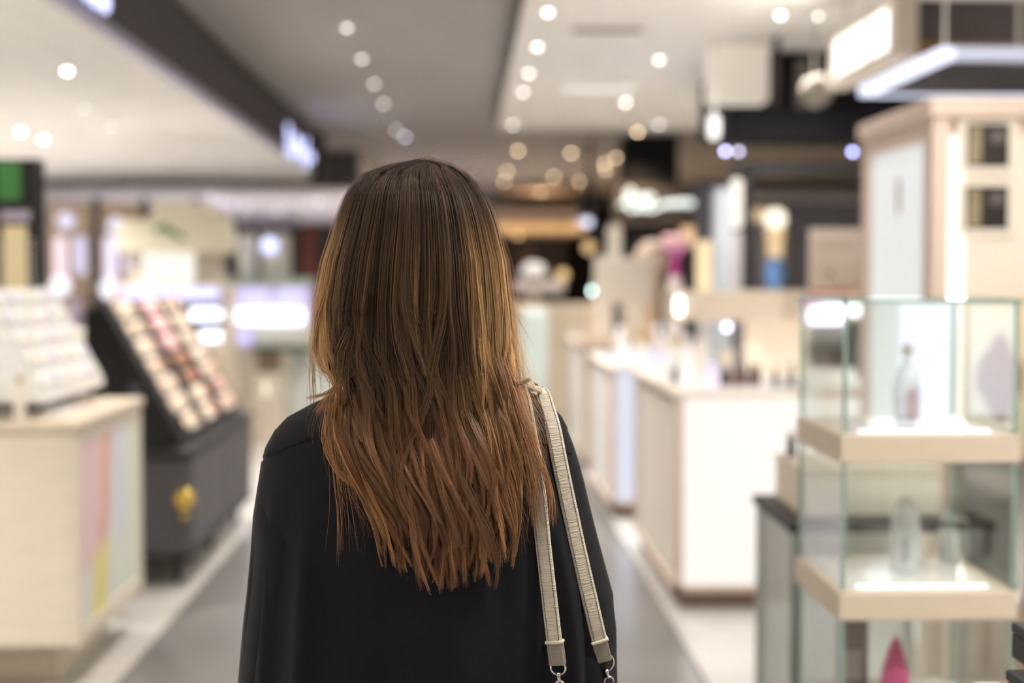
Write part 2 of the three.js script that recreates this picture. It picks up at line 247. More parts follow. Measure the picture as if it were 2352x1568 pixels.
// ---------------------------------------------------------------- glass tower in front
{
  const t = thing('glass_display_tower', 'square glass display tower with two beige trays near the viewer', 'display case', [.80, .012, -3.0]);
  const W = .39, D = .41, Y = v => v - .012;
  part('plinth', bx(.02, W - .02, 0, .30, -D + .02, -.02, .006), M.cream, t);
  for (const y of [.746, 1.086]) {
    const tr = part('tray', bx(0, W, Y(y), Y(y + .06), -D, 0, .003), M.beige, t);
    part('tray_top', bx(.03, W - .03, Y(y + .06), Y(y + .0615), -D + .03, -.03), M.acrylic, tr);
    part('tray_light', bx(.05, W - .05, Y(y + .0617), Y(y + .067), -.055, -.045, .002), glow(0xffffff, 1.1), tr);
  }
  const pane = (x0, x1, y0, y1, z0, z1) => part('glass_pane', bx(x0, x1, Y(y0), Y(y1), z0, z1), M.glass, t);
  const edge = (x, y0, y1, z) => part('glass_edge', bx(x - .004, x + .004, Y(y0), Y(y1), z - .004, z + .004), M.glassEdge, t);
  for (const [y0, y1] of [[.31, .745], [.81, 1.085], [1.15, 1.43]]) {
    pane(.008, .012, y0, y1, -D + .012, -.012); pane(W - .012, W - .008, y0, y1, -D + .012, -.012); pane(.012, W - .012, y0, y1, -.012, -.008); pane(.012, W - .012, y0, y1, -D + .008, -D + .012);
    for (const [x, z] of [[.01, -.01], [W - .01, -.01], [.01, -D + .01], [W - .01, -D + .01]]) edge(x, y0, y1, z);
  }
  pane(.004, W - .004, 1.43, 1.436, -D + .004, -.004);
  part('top_edge', [bx(0, W, Y(1.429), Y(1.437), -.006, 0), bx(0, W, Y(1.429), Y(1.437), -D, -D + .006), bx(0, .006, Y(1.429), Y(1.437), -D, 0), bx(W - .006, W, Y(1.429), Y(1.437), -D, 0)], M.glassEdge, t);
  part('inner_shelf', bx(.02, W - .02, Y(.50), Y(.508), -D + .02, -.02), M.acrylic, t);
  part('corner_post', bx(W - .035, W - .02, Y(.51), Y(.745), -D + .02, -D + .035), M.cream, t);
  // what stands in it
  const b = thing('backlit_card', 'tall white lit card in the upper tray of the glass tower', 'card', [1.035, 1.148, -3.36]);
  part('light_panel', bx(0, .125, 0, .272, -.008, .004, .003), glow(0xeef2ff, .75), b);
  part('foot', bx(.02, .105, 0, .006, -.03, .03), M.acrylic, b);
  areaLight(0xeef2ff, .7, .12, .26, [1.098, 1.285, -3.352], [1.098, 1.285, 0]);
  const f1 = thing('perfume_bottle', 'slim clear bottle with pink liquid before the lit card', 'bottle', [1.02, 1.149, -3.25]);
  part('flask', lathe([[0, 0], [.024, .002], [.03, .02], [.033, .07], [.024, .115], [.012, .135], [.009, .15], [0, .152]], 28), M.clear, f1);
  part('liquid', lathe([[0, .008], [.012, .008], [.014, .03], [.009, .075], [0, .08]], 20).translate(.012, 0, 0), M.pink, f1);
  part('stopper', lathe([[0, .152], [.012, .152], [.014, .17], [.006, .182], [0, .184]], 20), M.steel, f1);
  const f2 = thing('perfume_bottle', 'rounded clear glass bottle in the lower tray of the glass tower', 'bottle', [1.005, .808, -3.2]);
  part('flask', lathe([[0, 0], [.028, .002], [.034, .012], [.034, .10], [.028, .145], [.014, .172], [0, .178]], 32), M.clear, f2);
  part('inner_tube', lathe([[0, .02], [.008, .02], [.008, .075], [0, .078]], 16), mat([.09, .07, .14], .3), f2);
  const f3 = thing('perfume_bottle', 'pointed pink bottle inside the lowest glass of the tower', 'bottle', [.985, .508, -3.2]);
  part('flask', lathe([[0, 0], [.035, .002], [.037, .03], [.026, .09], [.012, .135], [.006, .15], [0, .152]], 28), M.pink, f3);
  part('base', lathe([[0, -.0], [.038, 0], [.038, .012], [.03, .014]], 28), M.white, f3);
  const f4 = thing('clear_tumbler', 'low clear glass tumbler at the back of the lower tray', 'glass', [1.15, .8085, -3.33]);
  part('wall', lathe([[0, 0], [.022, 0], [.024, .075], [.021, .075], [.019, .006], [0, .006]], 28), M.clear, f4);
  const tag1 = thing('folded_leaflet', 'grey purple printed leaflet inside the lowest glass of the tower', 'leaflet', [.87, .508, -3.28]);
  part('sheet', bx(0, .075, 0, .19, -.004, 0, .001), mat([.24, .20, .22], .5), tag1);
  part('print', bx(.012, .06, .03, .10, 0, .0012), mat([.42, .40, .40], .5), tag1);
}

// ---------------------------------------------------------------- black topped glass counter with the cream box
{
  const t = thing('black_topped_counter', 'low glass counter with a black top slab behind the glass tower', 'counter', [.90, .012, -4.37]);
  part('top_slab', bx(-.01, .50, .765, .795, -.01, .51, .008), M.black, t);
  part('glass_pane', bx(.0, .006, .04, .765, .0, .5), M.glass, t);
  part('glass_pane', bx(.006, .49, .04, .765, .494, .5), M.glass, t);
  for (const [x, z] of [[.012, .488], [.012, .03], [.478, .488], [.478, .03]]) part('post', bx(x - .012, x + .012, .04, .765, z - .012, z + .012), mat([.45, .46, .45], .3, { metalness: .6 }), t);
  part('base', bx(.0, .49, 0, .04, 0, .5, .004), M.cream, t);
  part('inner_panel', bx(.02, .47, .04, .765, .02, .03), M.white, t);
  const b = thing('cream_box', 'cream display box on the black topped counter', 'box', [.945, .8075, -4.29]);
  part('body', bx(0, .40, 0, .118, 0, .335, .003), M.beigeLight, b);
  part('lid', bx(-.003, .403, .118, .138, -.003, .338, .003), M.beigeLight, b);
  part('front_label', bx(.01, .39, .008, .11, .335, .337), mat([.70, .68, .60], .4), b);
  const s = thing('bottle_cap', 'small black bottle with a chrome cap standing on the cream box', 'bottle', [.975, .9455, -4.22]);
  part('body', cyl(.013, .013, .05, 0, 0, 0), M.black, s);
  part('cap', lathe([[0, .05], [.014, .05], [.016, .062], [.010, .076], [0, .078]], 20).translate(0, 0, 0), M.steel, s);
}

// ---------------------------------------------------------------- near counter at the edge of the view
{
  const t = thing('near_counter', 'cream counter at the lower edge of the view, mostly outside it', 'counter', [.77, .0, -2.12]);
  part('body', bx(.16, .9, .012, .83, 0, .6, .006), M.cream, t);
  part('top', bx(0.0, .92, .83, .87, 0, .62, .006), M.beigeLight, t);
  const r = thing('red_makeup_box', 'dark red makeup box with a black lid at the lower corner', 'box', [.778, .87, -2.0]);
  part('body', bx(0, .14, 0, .036, 0, .14, .003), M.red, r);
  part('lid', bx(-.002, .142, .0362, .052, -.002, .142, .004), M.black, r);
  const rs = thing('display_riser', 'small cream riser block carrying the black box', 'riser', [.88, .87, -2.118]);
  part('block', bx(0, .2, 0, .038, 0, .10, .003), M.cream, rs);
  const k = thing('black_makeup_box', 'glossy black makeup box on the riser at the view edge', 'box', [.829, .9085, -2.115]);
  part('body', bx(0, .2, 0, .038, 0, .095, .003), M.black, k);
  part('lid', bx(-.001, .201, .0382, .054, -.001, .096, .004), M.black, k);
}

// ---------------------------------------------------------------- counters along the right of the aisle
function litCounter(x0, x1, z0, z1, h, o) {
  const t = thing('lit_counter', o.label, 'counter', [x0, .012, z0]); // z0 is the front
  const w = x1 - x0, d = z0 - z1;
  part('plinth', bx(.03, w, 0, .075, -d, -.03, .003), M.brown, t);
  part('body', [bx(.03, w, .075, h - .03, -d, -.04), bx(0, .035, .075, h - .03, -.05, 0), bx(0, .035, .075, h - .03, -d, -d + .06), bx(w - .03, w, .075, h - .03, -.05, 0), bx(0, w, .075, .10, -.05, 0)], o.wood ?? M.pinkBeige, t);
  part('top', bx(-.01, w + .01, h - .03, h, -d - .01, .012, .006), o.top ?? M.cream, t);
  const g = (o.glow ?? 1.0) * .62;
  part('added_light_top', bx(.06, w - .06, h, h + .004, -d + .05, -.06, .001), glow(o.c ?? 0xfff8f0, g * .7), t);  // glowing top added, with its upward light, to brighten the ceiling raft
  areaLight(o.c ?? 0xfff8f0, g * 2.1, w - .12, d - .12, [x0 + w / 2, h + .018, z0 - d / 2], [x0 + w / 2, 3, z0 - d / 2]);
  part('front_light_panel', bx(.037, w - .032, .102, h - .032, -.04, -.006, .01), glow(o.c ?? 0xfff8f0, g), t);
  areaLight(o.c ?? 0xfff8f0, g * 1.1, w - .08, h - .15, [x0 + w / 2, h / 2, z0 + .004], [x0 + w / 2, h / 2, z0 + 1]);
  part('side_panel', bx(.012, .03, .10, h - .05, -d + .06, -.05, .002), o.side ?? M.wallPale, t);
  part('side_rail', bx(0, .03, h - .05, h - .03, -d + .06, -.05), M.brown, t);
  part('side_rail', bx(0, .03, .075, .10, -d + .06, -.05), o.wood ?? M.pinkBeige, t);
  return t;
}
litCounter(.92, 2.2, -6.2, -7.7, .965, { label: 'counter with a large bright white front panel beside the aisle', glow: 1.0 });
litCounter(.87, 2.1, -8.55, -10.0, .93, { label: 'counter with a cool white front panel behind the brightest counter', c: 0xe4ebff, glow: .85, side: M.white });
litCounter(.88, 2.0, -10.6, -12.2, .95, { label: 'beige counter third in the row beside the aisle', c: 0xf6e9d4, glow: .55, side: M.white, wood: M.beige });

// ---------------------------------------------------------------- gantry and goods on the bright counter
{
  const T = .9815; // counter top
  const g = thing('shelf_gantry', 'beige shelf gantry standing on the bright counter', 'shelf', [.98, T, -7.05]);
  part('top_beam', bx(0, 1.0, .29, .43, 0, .36, .006), M.beige, g);
  part('back_board', bx(.40, .72, 0, .29, .02, .05, .004), M.beigeLight, g);
  part('post', bx(.34, .37, 0, .29, .02, .05), M.brownBlack, g);
  part('post', bx(.14, .165, 0, .29, .02, .05), M.slate, g);
  part('post', bx(.96, .99, 0, .29, .02, .05), M.brownBlack, g);
  part('oval_lamp', new THREE.CapsuleGeometry(.018, .055, 6, 14).translate(.025, .36, .372), glow(0xfffaf0, 3.2), g);
  part('red_trim', bx(.66, 1.0, .424, .436, .355, .366), M.red, g);
  part('red_tag', bx(.62, .68, .30, .40, .36, .368, .003), mat([.72, .22, .14], .5), g);
  const gl = thing('strip_light', 'cool white strip light under the shelf gantry seen through the glass', 'light', [1.67, 1.30, -6.62]);
  part('light_strip', bx(0, .22, 0, .05, -.02, .02, .01), glow(0xe8ecff, 2.2), gl);
  part('bracket', bx(.09, .12, -.012, .10, -.03, -.02), M.steel, gl);
  for (const [x, y, r, lab, par] of [[1.265, 1.235, .016, 'small round lilac lamp under the shelf gantry', 0]]) {
    const l = thing('round_lamp', lab, 'lamp', [x, y, -6.85]);
    part('lamp_globe', new THREE.SphereGeometry(r, 18, 12), glow(0xd9d6ff, 5), l);
    part('stem', bx(-.003, .003, r * .9, .034, -.003, .003), M.steel, l);
  }
  // bottles in front of the back board
  const dark = [[1.17, .10], [1.205, .085], [1.235, .105], [1.27, .10], [1.30, .108], [1.335, .095]];
  dark.forEach(([x, h], i) => {
    const b = thing('dark_bottle', `dark brown cosmetic bottle, number ${['one', 'two', 'three', 'four', 'five', 'six'][i]} from the aisle in the cluster on the bright counter`, 'bottle', [x, T, -6.42 - (i % 2) * .05], 'dark bottles on the bright counter');
    part('body', lathe([[0, 0], [.016, 0], [.017, .005], [.017, h * .62], [.009, h * .72], [0, h * .73]], 18), mat([.055 + .02 * (i % 3), .035, .03], .35), b);
    part('cap', cyl(.009, .009, h * .3, 0, h * .70, 0, 14), M.black, b);
  });
  for (const [x, h, lab] of [[1.405, .085, 'single black bottle beside the dark bottle cluster'], [1.475, .11, 'slim black pump bottle standing apart on the bright counter']]) {
    const b = thing('black_bottle', lab, 'bottle', [x, T, -6.40]);
    part('body', lathe([[0, 0], [.015, 0], [.016, .004], [.015, h * .5], [.007, h * .6], [.006, h * .95], [0, h]], 18), M.black, b);
    part('nozzle', bx(-.004, .02, h * .9, h * .98, -.004, .004), M.black, b);
  }
  const br = thing('makeup_brush', 'black makeup brush lying at the edge of the bright counter', 'brush', [1.46, T, -6.32]);
  part('handle', new THREE.CapsuleGeometry(.005, .09, 4, 10).rotateZ(Math.PI / 2).translate(0, .006, 0), M.black, br);
  part('bristles', lathe([[0, -.02], [.008, -.018], [.010, .01], [0, .03]], 14).rotateZ(Math.PI / 2 + .05).translate(.06, .01, 0), M.brownBlack, br);
  // pale boxes and jars
  const jars = [[1.03, .17, .07, M.white, 'tall white carton'], [1.10, .20, .05, M.cream, 'cream carton with a stepped lid'], [1.12, .10, .06, M.lilac, 'low lilac carton'], [1.22, .16, .06, M.beigeLight, 'beige carton behind the dark bottles'], [.985, .07, .04, M.slate, 'small slate carton at the counter corner']];
  for (const [x, h, w, m, lab] of jars) {
    const b = thing('product_carton', `${lab} on the bright counter below the gantry`, 'carton', [x, T, lab.startsWith('low') ? -6.44 : -6.62]);
    part('body', bx(-w / 2, w / 2, 0, h * .8, -w / 2, w / 2, .003), m, b);
    part('lid', bx(-w / 2 - .001, w / 2 + .001, h * .8 + .0008, h, -w / 2 - .001, w / 2 + .001, .003), m, b);
  }
  // on top of the gantry
  const c = thing('sign_card', 'upright cream card with a small dark mark on the shelf gantry', 'card', [1.66, T + .4305, -6.86]);
  part('card', bx(0, .265, .012, .30, 0, .02, .006), mat([.76, .68, .60], .5), c);
  part('mark', new THREE.CircleGeometry(.014, 20).translate(.10, .08, .0206), M.brown, c);
  part('print', bx(.03, .23, .20, .24, .02, .0208), mat([.64, .57, .49], .5), c);
  part('foot', bx(.02, .245, 0, .012, -.03, .05), M.cream, c);
  const w = thing('white_column', 'tall white lit column behind the shelf gantry', 'column', [1.46, .012, -8.35]);
  part('shaft', bx(0, .10, 0, 1.98, -.1, .06, .006), mat([.42, .46, .50], .4), w);
  part('light_tube', bx(.10, .165, 1.75, 2.04, -.04, .03, .02), glow(0xfff3e0, .75), w);
  part('panel', bx(.10, .16, .9, 1.73, -.04, .03, .006), mat([.46, .43, .46], .4), w);
  const k = thing('black_column', 'black square column next to the white lit column', 'column', [1.635, .012, -8.42]);
  part('shaft', bx(0, .06, 0, 2.08, -.1, .04, .004), M.black, k);
  part('capital', bx(-.04, 1.1, 2.081, 2.14, -.14, .06, .006), M.black, k);
  const wl = thing('amber_display', 'amber lit narrow display beside the white column', 'display', [1.45, .93, -8.9]);
  part('light_panel', bx(0, .10, .46, .77, -.03, 0, .02), glow(0xffdfa8, .75), wl);
  part('stand', bx(.02, .08, .012, .46, -.03, 0), M.cream, wl);
  // pink flacon on a black stand
  const p = thing('pink_flared_vase', 'pink flared vase on a white foot before the dark shop', 'vase', [1.325, .9465, -9.0]);
  part('stand', bx(-.05, .05, 0, .41, -.05, .05, .004), M.cream, p);
  part('foot', lathe([[0, .50], [.04, .50], [.05, .53], [.045, .60], [.03, .63], [0, .63]], 24).translate(0, -.09, 0), mat([.66, .56, .54], .4), p);
  part('stem', lathe([[0, .63], [.042, .63], [.032, .665], [.02, .70], [.022, .74], [0, .74]], 24).translate(0, -.09, 0), M.magenta, p);
  part('flare', lathe([[0, .735], [.03, .738], [.055, .77], [.085, .81], [.086, .86], [.07, .885], [0, .885]], 28).translate(0, -.09, 0), M.pinkPale, p);
  part('band', lathe([[.032, .74], [.058, .77], [.074, .79], [.07, .795], [.03, .75]], 28).translate(0, -.09, 0), M.magenta, p);
}

// ---------------------------------------------------------------- dark shop behind the right counters
{
  const s = thing('dark_shop_facade', 'dark slate shop front behind the white column and card', 'shop front', [1.95, .012, -10.15]);
  part('back_panel', bx(-.3, 2.6, 0, 2.15, -.12, -.06), M.slate, s);
  part('header_rail', bx(-.1, 2.6, 2.0, 2.08, -.06, .1, .005), mat([.16, .135, .115], .5), s);
  part('bronze_panel', bx(.16, .36, 0, 1.95, -.06, -.02, .004), mat([.20, .165, .14], .5), s);
  part('bronze_panel', bx(.27, .33, 0, 1.95, -.02, -.01, .002), mat([.36, .30, .24], .5), s);
  part('shelf_light', bx(-.02, .33, 1.86, 1.95, -.05, .0, .01), glow(0xffd9a4, .42), s);
  const l = thing('amber_bottle_lamp', 'glowing amber and white bottle lamp on the dark shop front', 'lamp', [2.19, .012, -10.03]);
  part('stand', bx(-.06, .06, 0, 1.37, -.06, .06, .004), M.slate, l);
  part('lamp_body', lathe([[0, 1.60], [.05, 1.60], [.055, 1.72], [.07, 1.80], [0, 1.81]], 24), glow(0xffd79a, .55), l);
  part('lamp_globe', new THREE.SphereGeometry(.075, 24, 16).translate(0, 1.87, 0), glow(0xfff4dc, 1.1), l);
  part('blue_flask', lathe([[0, 1.372], [.05, 1.372], [.058, 1.40], [.075, 1.52], [.06, 1.58], [.03, 1.60], [0, 1.60]], 24), M.blue, l);
  // far black fascia with white script
  const f = thing('script_sign_fascia', 'black fascia with a glowing white script sign far down the aisle', 'sign', [1.60, 2.04, -15.4]);
  part('fascia', bx(0, 1.6, 0, .42, -.3, 0, .01), M.brownBlack, f);
  const stroke = [[.06, .20], [.14, .24], [.20, .34], [.17, .37], [.14, .30], [.16, .17], [.22, .15], [.27, .22], [.33, .27], [.29, .30], [.25, .22], [.29, .15], [.36, .19], [.42, .27], [.38, .31], [.35, .22], [.39, .15], [.48, .18], [.56, .22], [.66, .23], [.78, .24], [.86, .23]].map(([x, y]) => [x, y, .03]);
  part('script_sign', tube(stroke, .016, 120, 8), glow(0xeefaf4, 1.4), f);
  part('underline_light', tube([[.45, .19, .03], [.66, .20, .03], [.88, .20, .03]], .014, 20, 8), glow(0xeefaf4, 1.0), f);
  areaLight(0xeefaf4, 1.2, .8, .2, [2.03, 2.27, -15.34], [2.03, 2.1, 0]);
  const u = thing('black_ceiling_box', 'black box hanging from the ceiling above the script sign', 'box', [1.72, 2.46, -15.4]);
  part('box', bx(0, .58, 0, .538, -.5, 0, .01), M.dull, u);
  const d = thing('dark_shop_interior', 'dark shop wall below the script sign', 'shop wall', [1.45, .012, -16.0]);
  part('wall', bx(.05, 3.6, 0, 2.03, -.2, 0), mat([.03, .03, .034], .6), d);
  part('blue_panel', bx(.12, .18, 1.5, 1.9, 0, .02), mat([.05, .09, .16], .5), d);
  const ws = thing('warm_shelf_light', 'peach lit shelf end beside the script sign', 'light', [2.34, 1.80, -15.36]);
  part('light_panel', bx(0, .26, 0, .20, -.1, 0, .01), glow(0xffcf96, .75), ws);
  part('shelf', bx(-.02, .28, .2, .22, -.12, .02), M.black, ws);
  const sp = thing('ceiling_projector', 'black projector hanging far down the aisle with a cool lamp', 'projector', [1.40, 2.10, -16.2]);
  part('housing', bx(-.11, .11, .04, .32, -.12, .12, .02), M.black, sp);
  part('pole', bx(-.02, .02, .32, .90, -.02, .02), M.black, sp);
  part('lamp_lens', new THREE.SphereGeometry(.05, 18, 12).translate(-.02, -.02, .08), glow(0xd8dcf4, 1.5), sp);
  part('side_lamp', new THREE.SphereGeometry(.04, 18, 12).translate(-.10, -.02, .08), glow(0xd8dcf4, .8), sp);
  // small hanging globes and lamps
  for (const [x, y, z, r, c, k, lab, top] of [
    [1.40, 1.80, -16.15, .07, 0xffd090, .7, 'amber globe lamp hanging below the ceiling projector', 2.1],
    [1.20, 1.335, -13.4, .028, 0xd8fff8, 6, 'bright aqua white pin lamp beside the pale board', 0],
    [1.06, 1.485, -15.6, .06, 0xffd590, .8, 'small amber globe lamp near the far white hood', 0],
    [1.70, 2.22, -15.9, .07, 0xffd9b4, .5, 'peach globe lamp under the black fascia', 0],
    [1.56, 2.33, -8.35, .014, 0xc6c4ff, 9, 'lilac pin lamp under the black canopy, on its aisle side', 2.27],
    [1.645, 2.325, -8.37, .014, 0xd6d0f4, 5, 'paler lilac pin lamp under the black canopy', 2.27],
    [2.34, 2.325, -8.38, .014, 0xb4b8ff, 9, 'blue pin lamp under the black canopy beside the tall unit', 2.27]]) {
    const yy = top === 2.27 ? 2.23 : y;
    const l2 = thing('pin_lamp', lab, 'lamp', [x, yy, top === 2.27 ? z - .2 : z]);
    part('lamp_globe', new THREE.SphereGeometry(r, 18, 12), glow(c, k), l2);
    part('stem', bx(-.004, .004, r * .9, (top === 2.27 ? .04 : top ? 2.145 - yy : 3.0 - yy), -.004, .004), M.black, l2);
  }
  // pale board, posts and globe on the far counters
  const b = thing('pale_board', 'large pale cream board standing on the far counters', 'board', [.955, .965, -10.75]);
  part('board', bx(0, .46, .30, .66, -.03, 0, .02).rotateZ(-.03), mat([.62, .55, .46], .5), b);
  for (const [x, w, m] of [[.0, .13, M.beigeLight], [.16, .05, M.slate], [.24, .16, M.beigeLight]]) part('leg_panel', bx(x, x + w, 0, .31, -.03, 0, .004), m, b);
  const gl = thing('globe_lamp', 'cream globe lamp on a stand behind the pale board', 'lamp', [1.44, .965, -11.0]);
  part('lamp_globe', new THREE.SphereGeometry(.13, 28, 20).translate(0, .66, 0), mat([.72, .55, .42], .4), gl);
  part('stand', lathe([[0, 0], [.09, 0], [.09, .012], [.05, .05], [.07, .40], [.10, .56], [0, .57]], 24), mat([.66, .46, .32], .5), gl);
  const cc = thing('cream_column', 'slim cream column rising behind the pale board', 'column', [1.39, .012, -13.9]);
  part('shaft', bx(0, .13, 0, 1.96, -.1, 0, .04), M.cream, cc);
  part('base', bx(-.02, .15, 0, .1, -.12, .02), M.cream, cc);
  const sh = thing('pink_shelf', 'pale peach shelf along the third counter', 'shelf', [.83, .965, -10.62]);
  part('board', bx(0, .55, .0, .055, -.08, .18, .006), mat([.74, .58, .45], .5), sh);
  part('lip', bx(0, .55, .055, .065, .165, .18), M.cream, sh);
  // small goods along the far counters
  const goods = [[1.0, .9465, -8.9, .05, .13], [1.10, .9465, -8.85, .06, .18], [1.2, .9465, -8.95, .05, .10], [1.31, .9465, -8.8, .07, .16], [1.45, .9465, -8.95, .06, .12], [1.62, .9465, -8.9, .06, .15], [1.02, .9465, -9.4, .06, .2], [1.16, .9465, -9.45, .05, .16], [1.28, .9465, -9.5, .05, .22]];
  const gm = [M.white, M.cream, M.lilac, M.beigeLight, M.white, M.pinkPale, M.cream, M.white, M.beige];
  goods.forEach(([x, y, z, w, h], i) => {
    const o = thing('cosmetic_jar', `${['white', 'cream', 'lilac', 'beige', 'squat white', 'pink', 'tall cream', 'slender white', 'tallest beige'][i]} jar among the goods on the counter with the cool white front`, 'jar', [x, y, z], 'goods on the second counter');
    part('body', lathe([[0, 0], [w * .45, 0], [w * .5, .006], [w * .5, h * .6], [w * .4, h * .66], [0, h * .66]], 20), gm[i], o);
    part('lid', cyl(w * .38, w * .38, h * .32, 0, h * .66, 0, 18), i % 2 ? M.gold : M.white, o);
  });
  // far right-of-head cluster
  const ho = thing('white_hood', 'round white hood of a far stand right beside the hair', 'stand', [.68, .012, -14.2]);
  part('hood', lathe([[0, 1.60], [.06, 1.60], [.11, 1.56], [.135, 1.49], [.125, 1.45], [0, 1.45]], 28), M.white, ho);
  part('column', cyl(.05, .05, 1.45, 0, 0, 0), M.cream, ho);
  part('shelf', bx(-.2, .3, 1.30, 1.42, -.2, .1, .01), mat([.60, .52, .48], .5), ho);
  const gc = thing('glass_column', 'pale aqua white glass display right beside the hair', 'display', [.59, .0, -12.2]);
  part('case', bx(-.12, .11, .42, 1.2, -.1, .1, .05), mat([.66, .76, .74], .2, { clearcoat: .6 }), gc);
  part('foot', cyl(.10, .07, .42, 0, 0, 0), mat([.66, .76, .74], .25), gc);
  const bc = thing('beige_column', 'broad beige column stand right of the glass display', 'stand', [.70, .0, -12.9]);
  part('shaft', bx(.02, .40, .0, 1.22, -.2, 0, .01), M.beige, bc);
  part('panel', bx(.19, .36, .2, 1.0, 0, .012, .004), M.beigeLight, bc);
  const fb = thing('far_brown_kiosk', 'dark brown kiosk at the far end under the peach soffit', 'kiosk', [.5, .0, -27]);
  part('body', bx(0, 1.4, 0, 2.19, -1, 0, .01), M.brownBlack, fb);
  part('panel', bx(.55, .8, .4, 2.0, 0, .02), M.brown, fb);
  const fc = thing('far_counter', 'pale counter far down the aisle', 'counter', [.45, .0, -20.5]);
  part('body', bx(0, 1.5, 0, 1.0, -1, 0, .01), M.cream, fc);
  part('top', bx(-.02, 1.52, 1.0, 1.04, -1.02, .02, .006), M.white, fc);
}

// ---------------------------------------------------------------- beige counter on the left with the poster
{
  const t = thing('beige_counter', 'beige counter with a pastel poster on its aisle side', 'counter', [-1.36, .012, -5.0]);
  part('plinth', bx(-1.6, -.12, 0, .17, -.86, -.17, .003), M.beige, t);
  part('body', [bx(-1.7, -.02, .17, .93, -.98, 0, .004), bx(-.02, 0, .17, .22, -.98, 0), bx(-.02, 0, .88, .93, -.98, 0), bx(-.02, 0, .22, .88, -.98, -.94), bx(-.02, 0, .22, .88, -.05, 0)], M.beigeLight, t);
  part('top', bx(-1.72, .012, .93, .965, -.99, .012, .006), M.beige, t);
  const pastel = tex(256, 256, (u, v) => {
    // soft watercolour print: pink stroke, white sheet, yellow stroke, pale green wash
    const n = vnoise(u * 5, v * 5) * .1, pinkE = .52 - .30 * (1 - v) + n, base = [232, 232, 224];
    let c = mix3(base, [226, 231, 215], smooth(.45, .9, u));
    c = mix3(c, [238, 205, 205], smooth(pinkE + .04, pinkE - .10, u) * smooth(.22, .34, v));
    c = mix3(c, [233, 160, 140], smooth(.12, 0, Math.abs(u - pinkE + .06)) * smooth(.25, .45, v) * .9);
    c = mix3(c, [236, 224, 130], smooth(.17, .05, Math.abs(u - .28 - .15 * v)) * smooth(.52, .36, v + n));
    return mix3(c, [222, 226, 240], smooth(.18, .06, Math.abs(u - .62)) * smooth(.2, .5, v) * .8);
  });
  function mix3(a, b, k) { return a.map((x, i) => mix(x, b[i], k)); }
  const pm = new THREE.MeshStandardMaterial({ map: pastel, color: new THREE.Color().setRGB(.72, .72, .72), roughness: .4, emissive: 0xffffff, emissiveMap: pastel, emissiveIntensity: .05 });
  const pg = new THREE.PlaneGeometry(.89, .66); pg.rotateY(Math.PI / 2); pg.translate(-.006, .55, -.495);
  part('poster_backing', bx(-.02, -.007, .22, .88, -.94, -.05), M.white, t);
  part('light_poster', pg, pm, t);
  areaLight(0xf4eee6, .5, .88, .64, [-1.355, .56, -5.495], [0, .56, -5.495]);
  part('lock', new THREE.CylinderGeometry(.013, .013, .006, 16).rotateX(Math.PI / 2).translate(-.02 - .30, .50, .003), M.steel, t);

  // white acrylic stand with pale testers
  const Y = .977, s = thing('acrylic_tester_stand', 'white sloping tester stand on the beige counter', 'stand', [-1.50, Y, -5.06]);
  part('base_slab', bx(-.50, .05, 0, .022, -.36, -.09, .006), M.acrylic, s);
  // wedge along the counter, falling toward the aisle
  const sh = new THREE.Shape([[-.42, .06], [0, .06], [.0, .085], [-.20, .455], [-.42, .455]].map(p => new THREE.Vector2(...p)));
  part('wedge', new THREE.ExtrudeGeometry(sh, { depth: .83, bevelEnabled: true, bevelSize: .004, bevelThickness: .004, bevelSegments: 2 }).translate(0, 0, -.85), M.acrylic, s);
  part('gap_shade_block', bx(-.38, -.04, .0225, .055, -.80, -.08), M.brownBlack, s);  // dark block standing for the shade in the gap under the wedge
  const ord = ['first', 'second', 'third', 'fourth', 'fifth', 'sixth', 'seventh'];
  for (let i = 0; i < 5; i++) for (let j = 0; j < 7; j++) {
    const k = (i + .5) / 5, x = mix(.004, -.194, k), y = mix(.092, .462, k), z = -.07 - j * .115;
    const o = thing('white_tester', `white tester, ${ord[i]} row up the white sloping stand, ${ord[j]} from the viewer`, 'tester', [-1.50 + x, Y + y, -5.06 + z], 'white testers on the sloping stand');
    o.rotation.z = -1.075;
    part('tray', new RoundedBoxGeometry(.058, .008, .085, 2, .002).translate(0, .006, .0), M.white, o);
    part('pan', new THREE.CylinderGeometry(.022, .022, .008, 18).translate(0, .013, 0), [M.white, M.lilac, M.acrylic, M.cream][(i * 3 + j) % 4], o);
  }
  for (let i = 0; i < 4; i++) {
    const o = thing('clear_tester_bottle', `clear and cream bottle ${ord[i]} from the aisle on the beige counter before the white stand`, 'bottle', [-1.56 - i * .06, Y, -5.012], 'bottles before the white stand');
    part('body', lathe([[0, .0], [.017, .0], [.019, .008], [.019, .11], [.008, .125], [0, .126]], 18), i % 2 ? M.crystal : M.cream, o);
    part('cap', cyl(.009, .009, .035, 0, .124, 0, 14), i % 2 ? M.white : M.gold, o);
  }
}

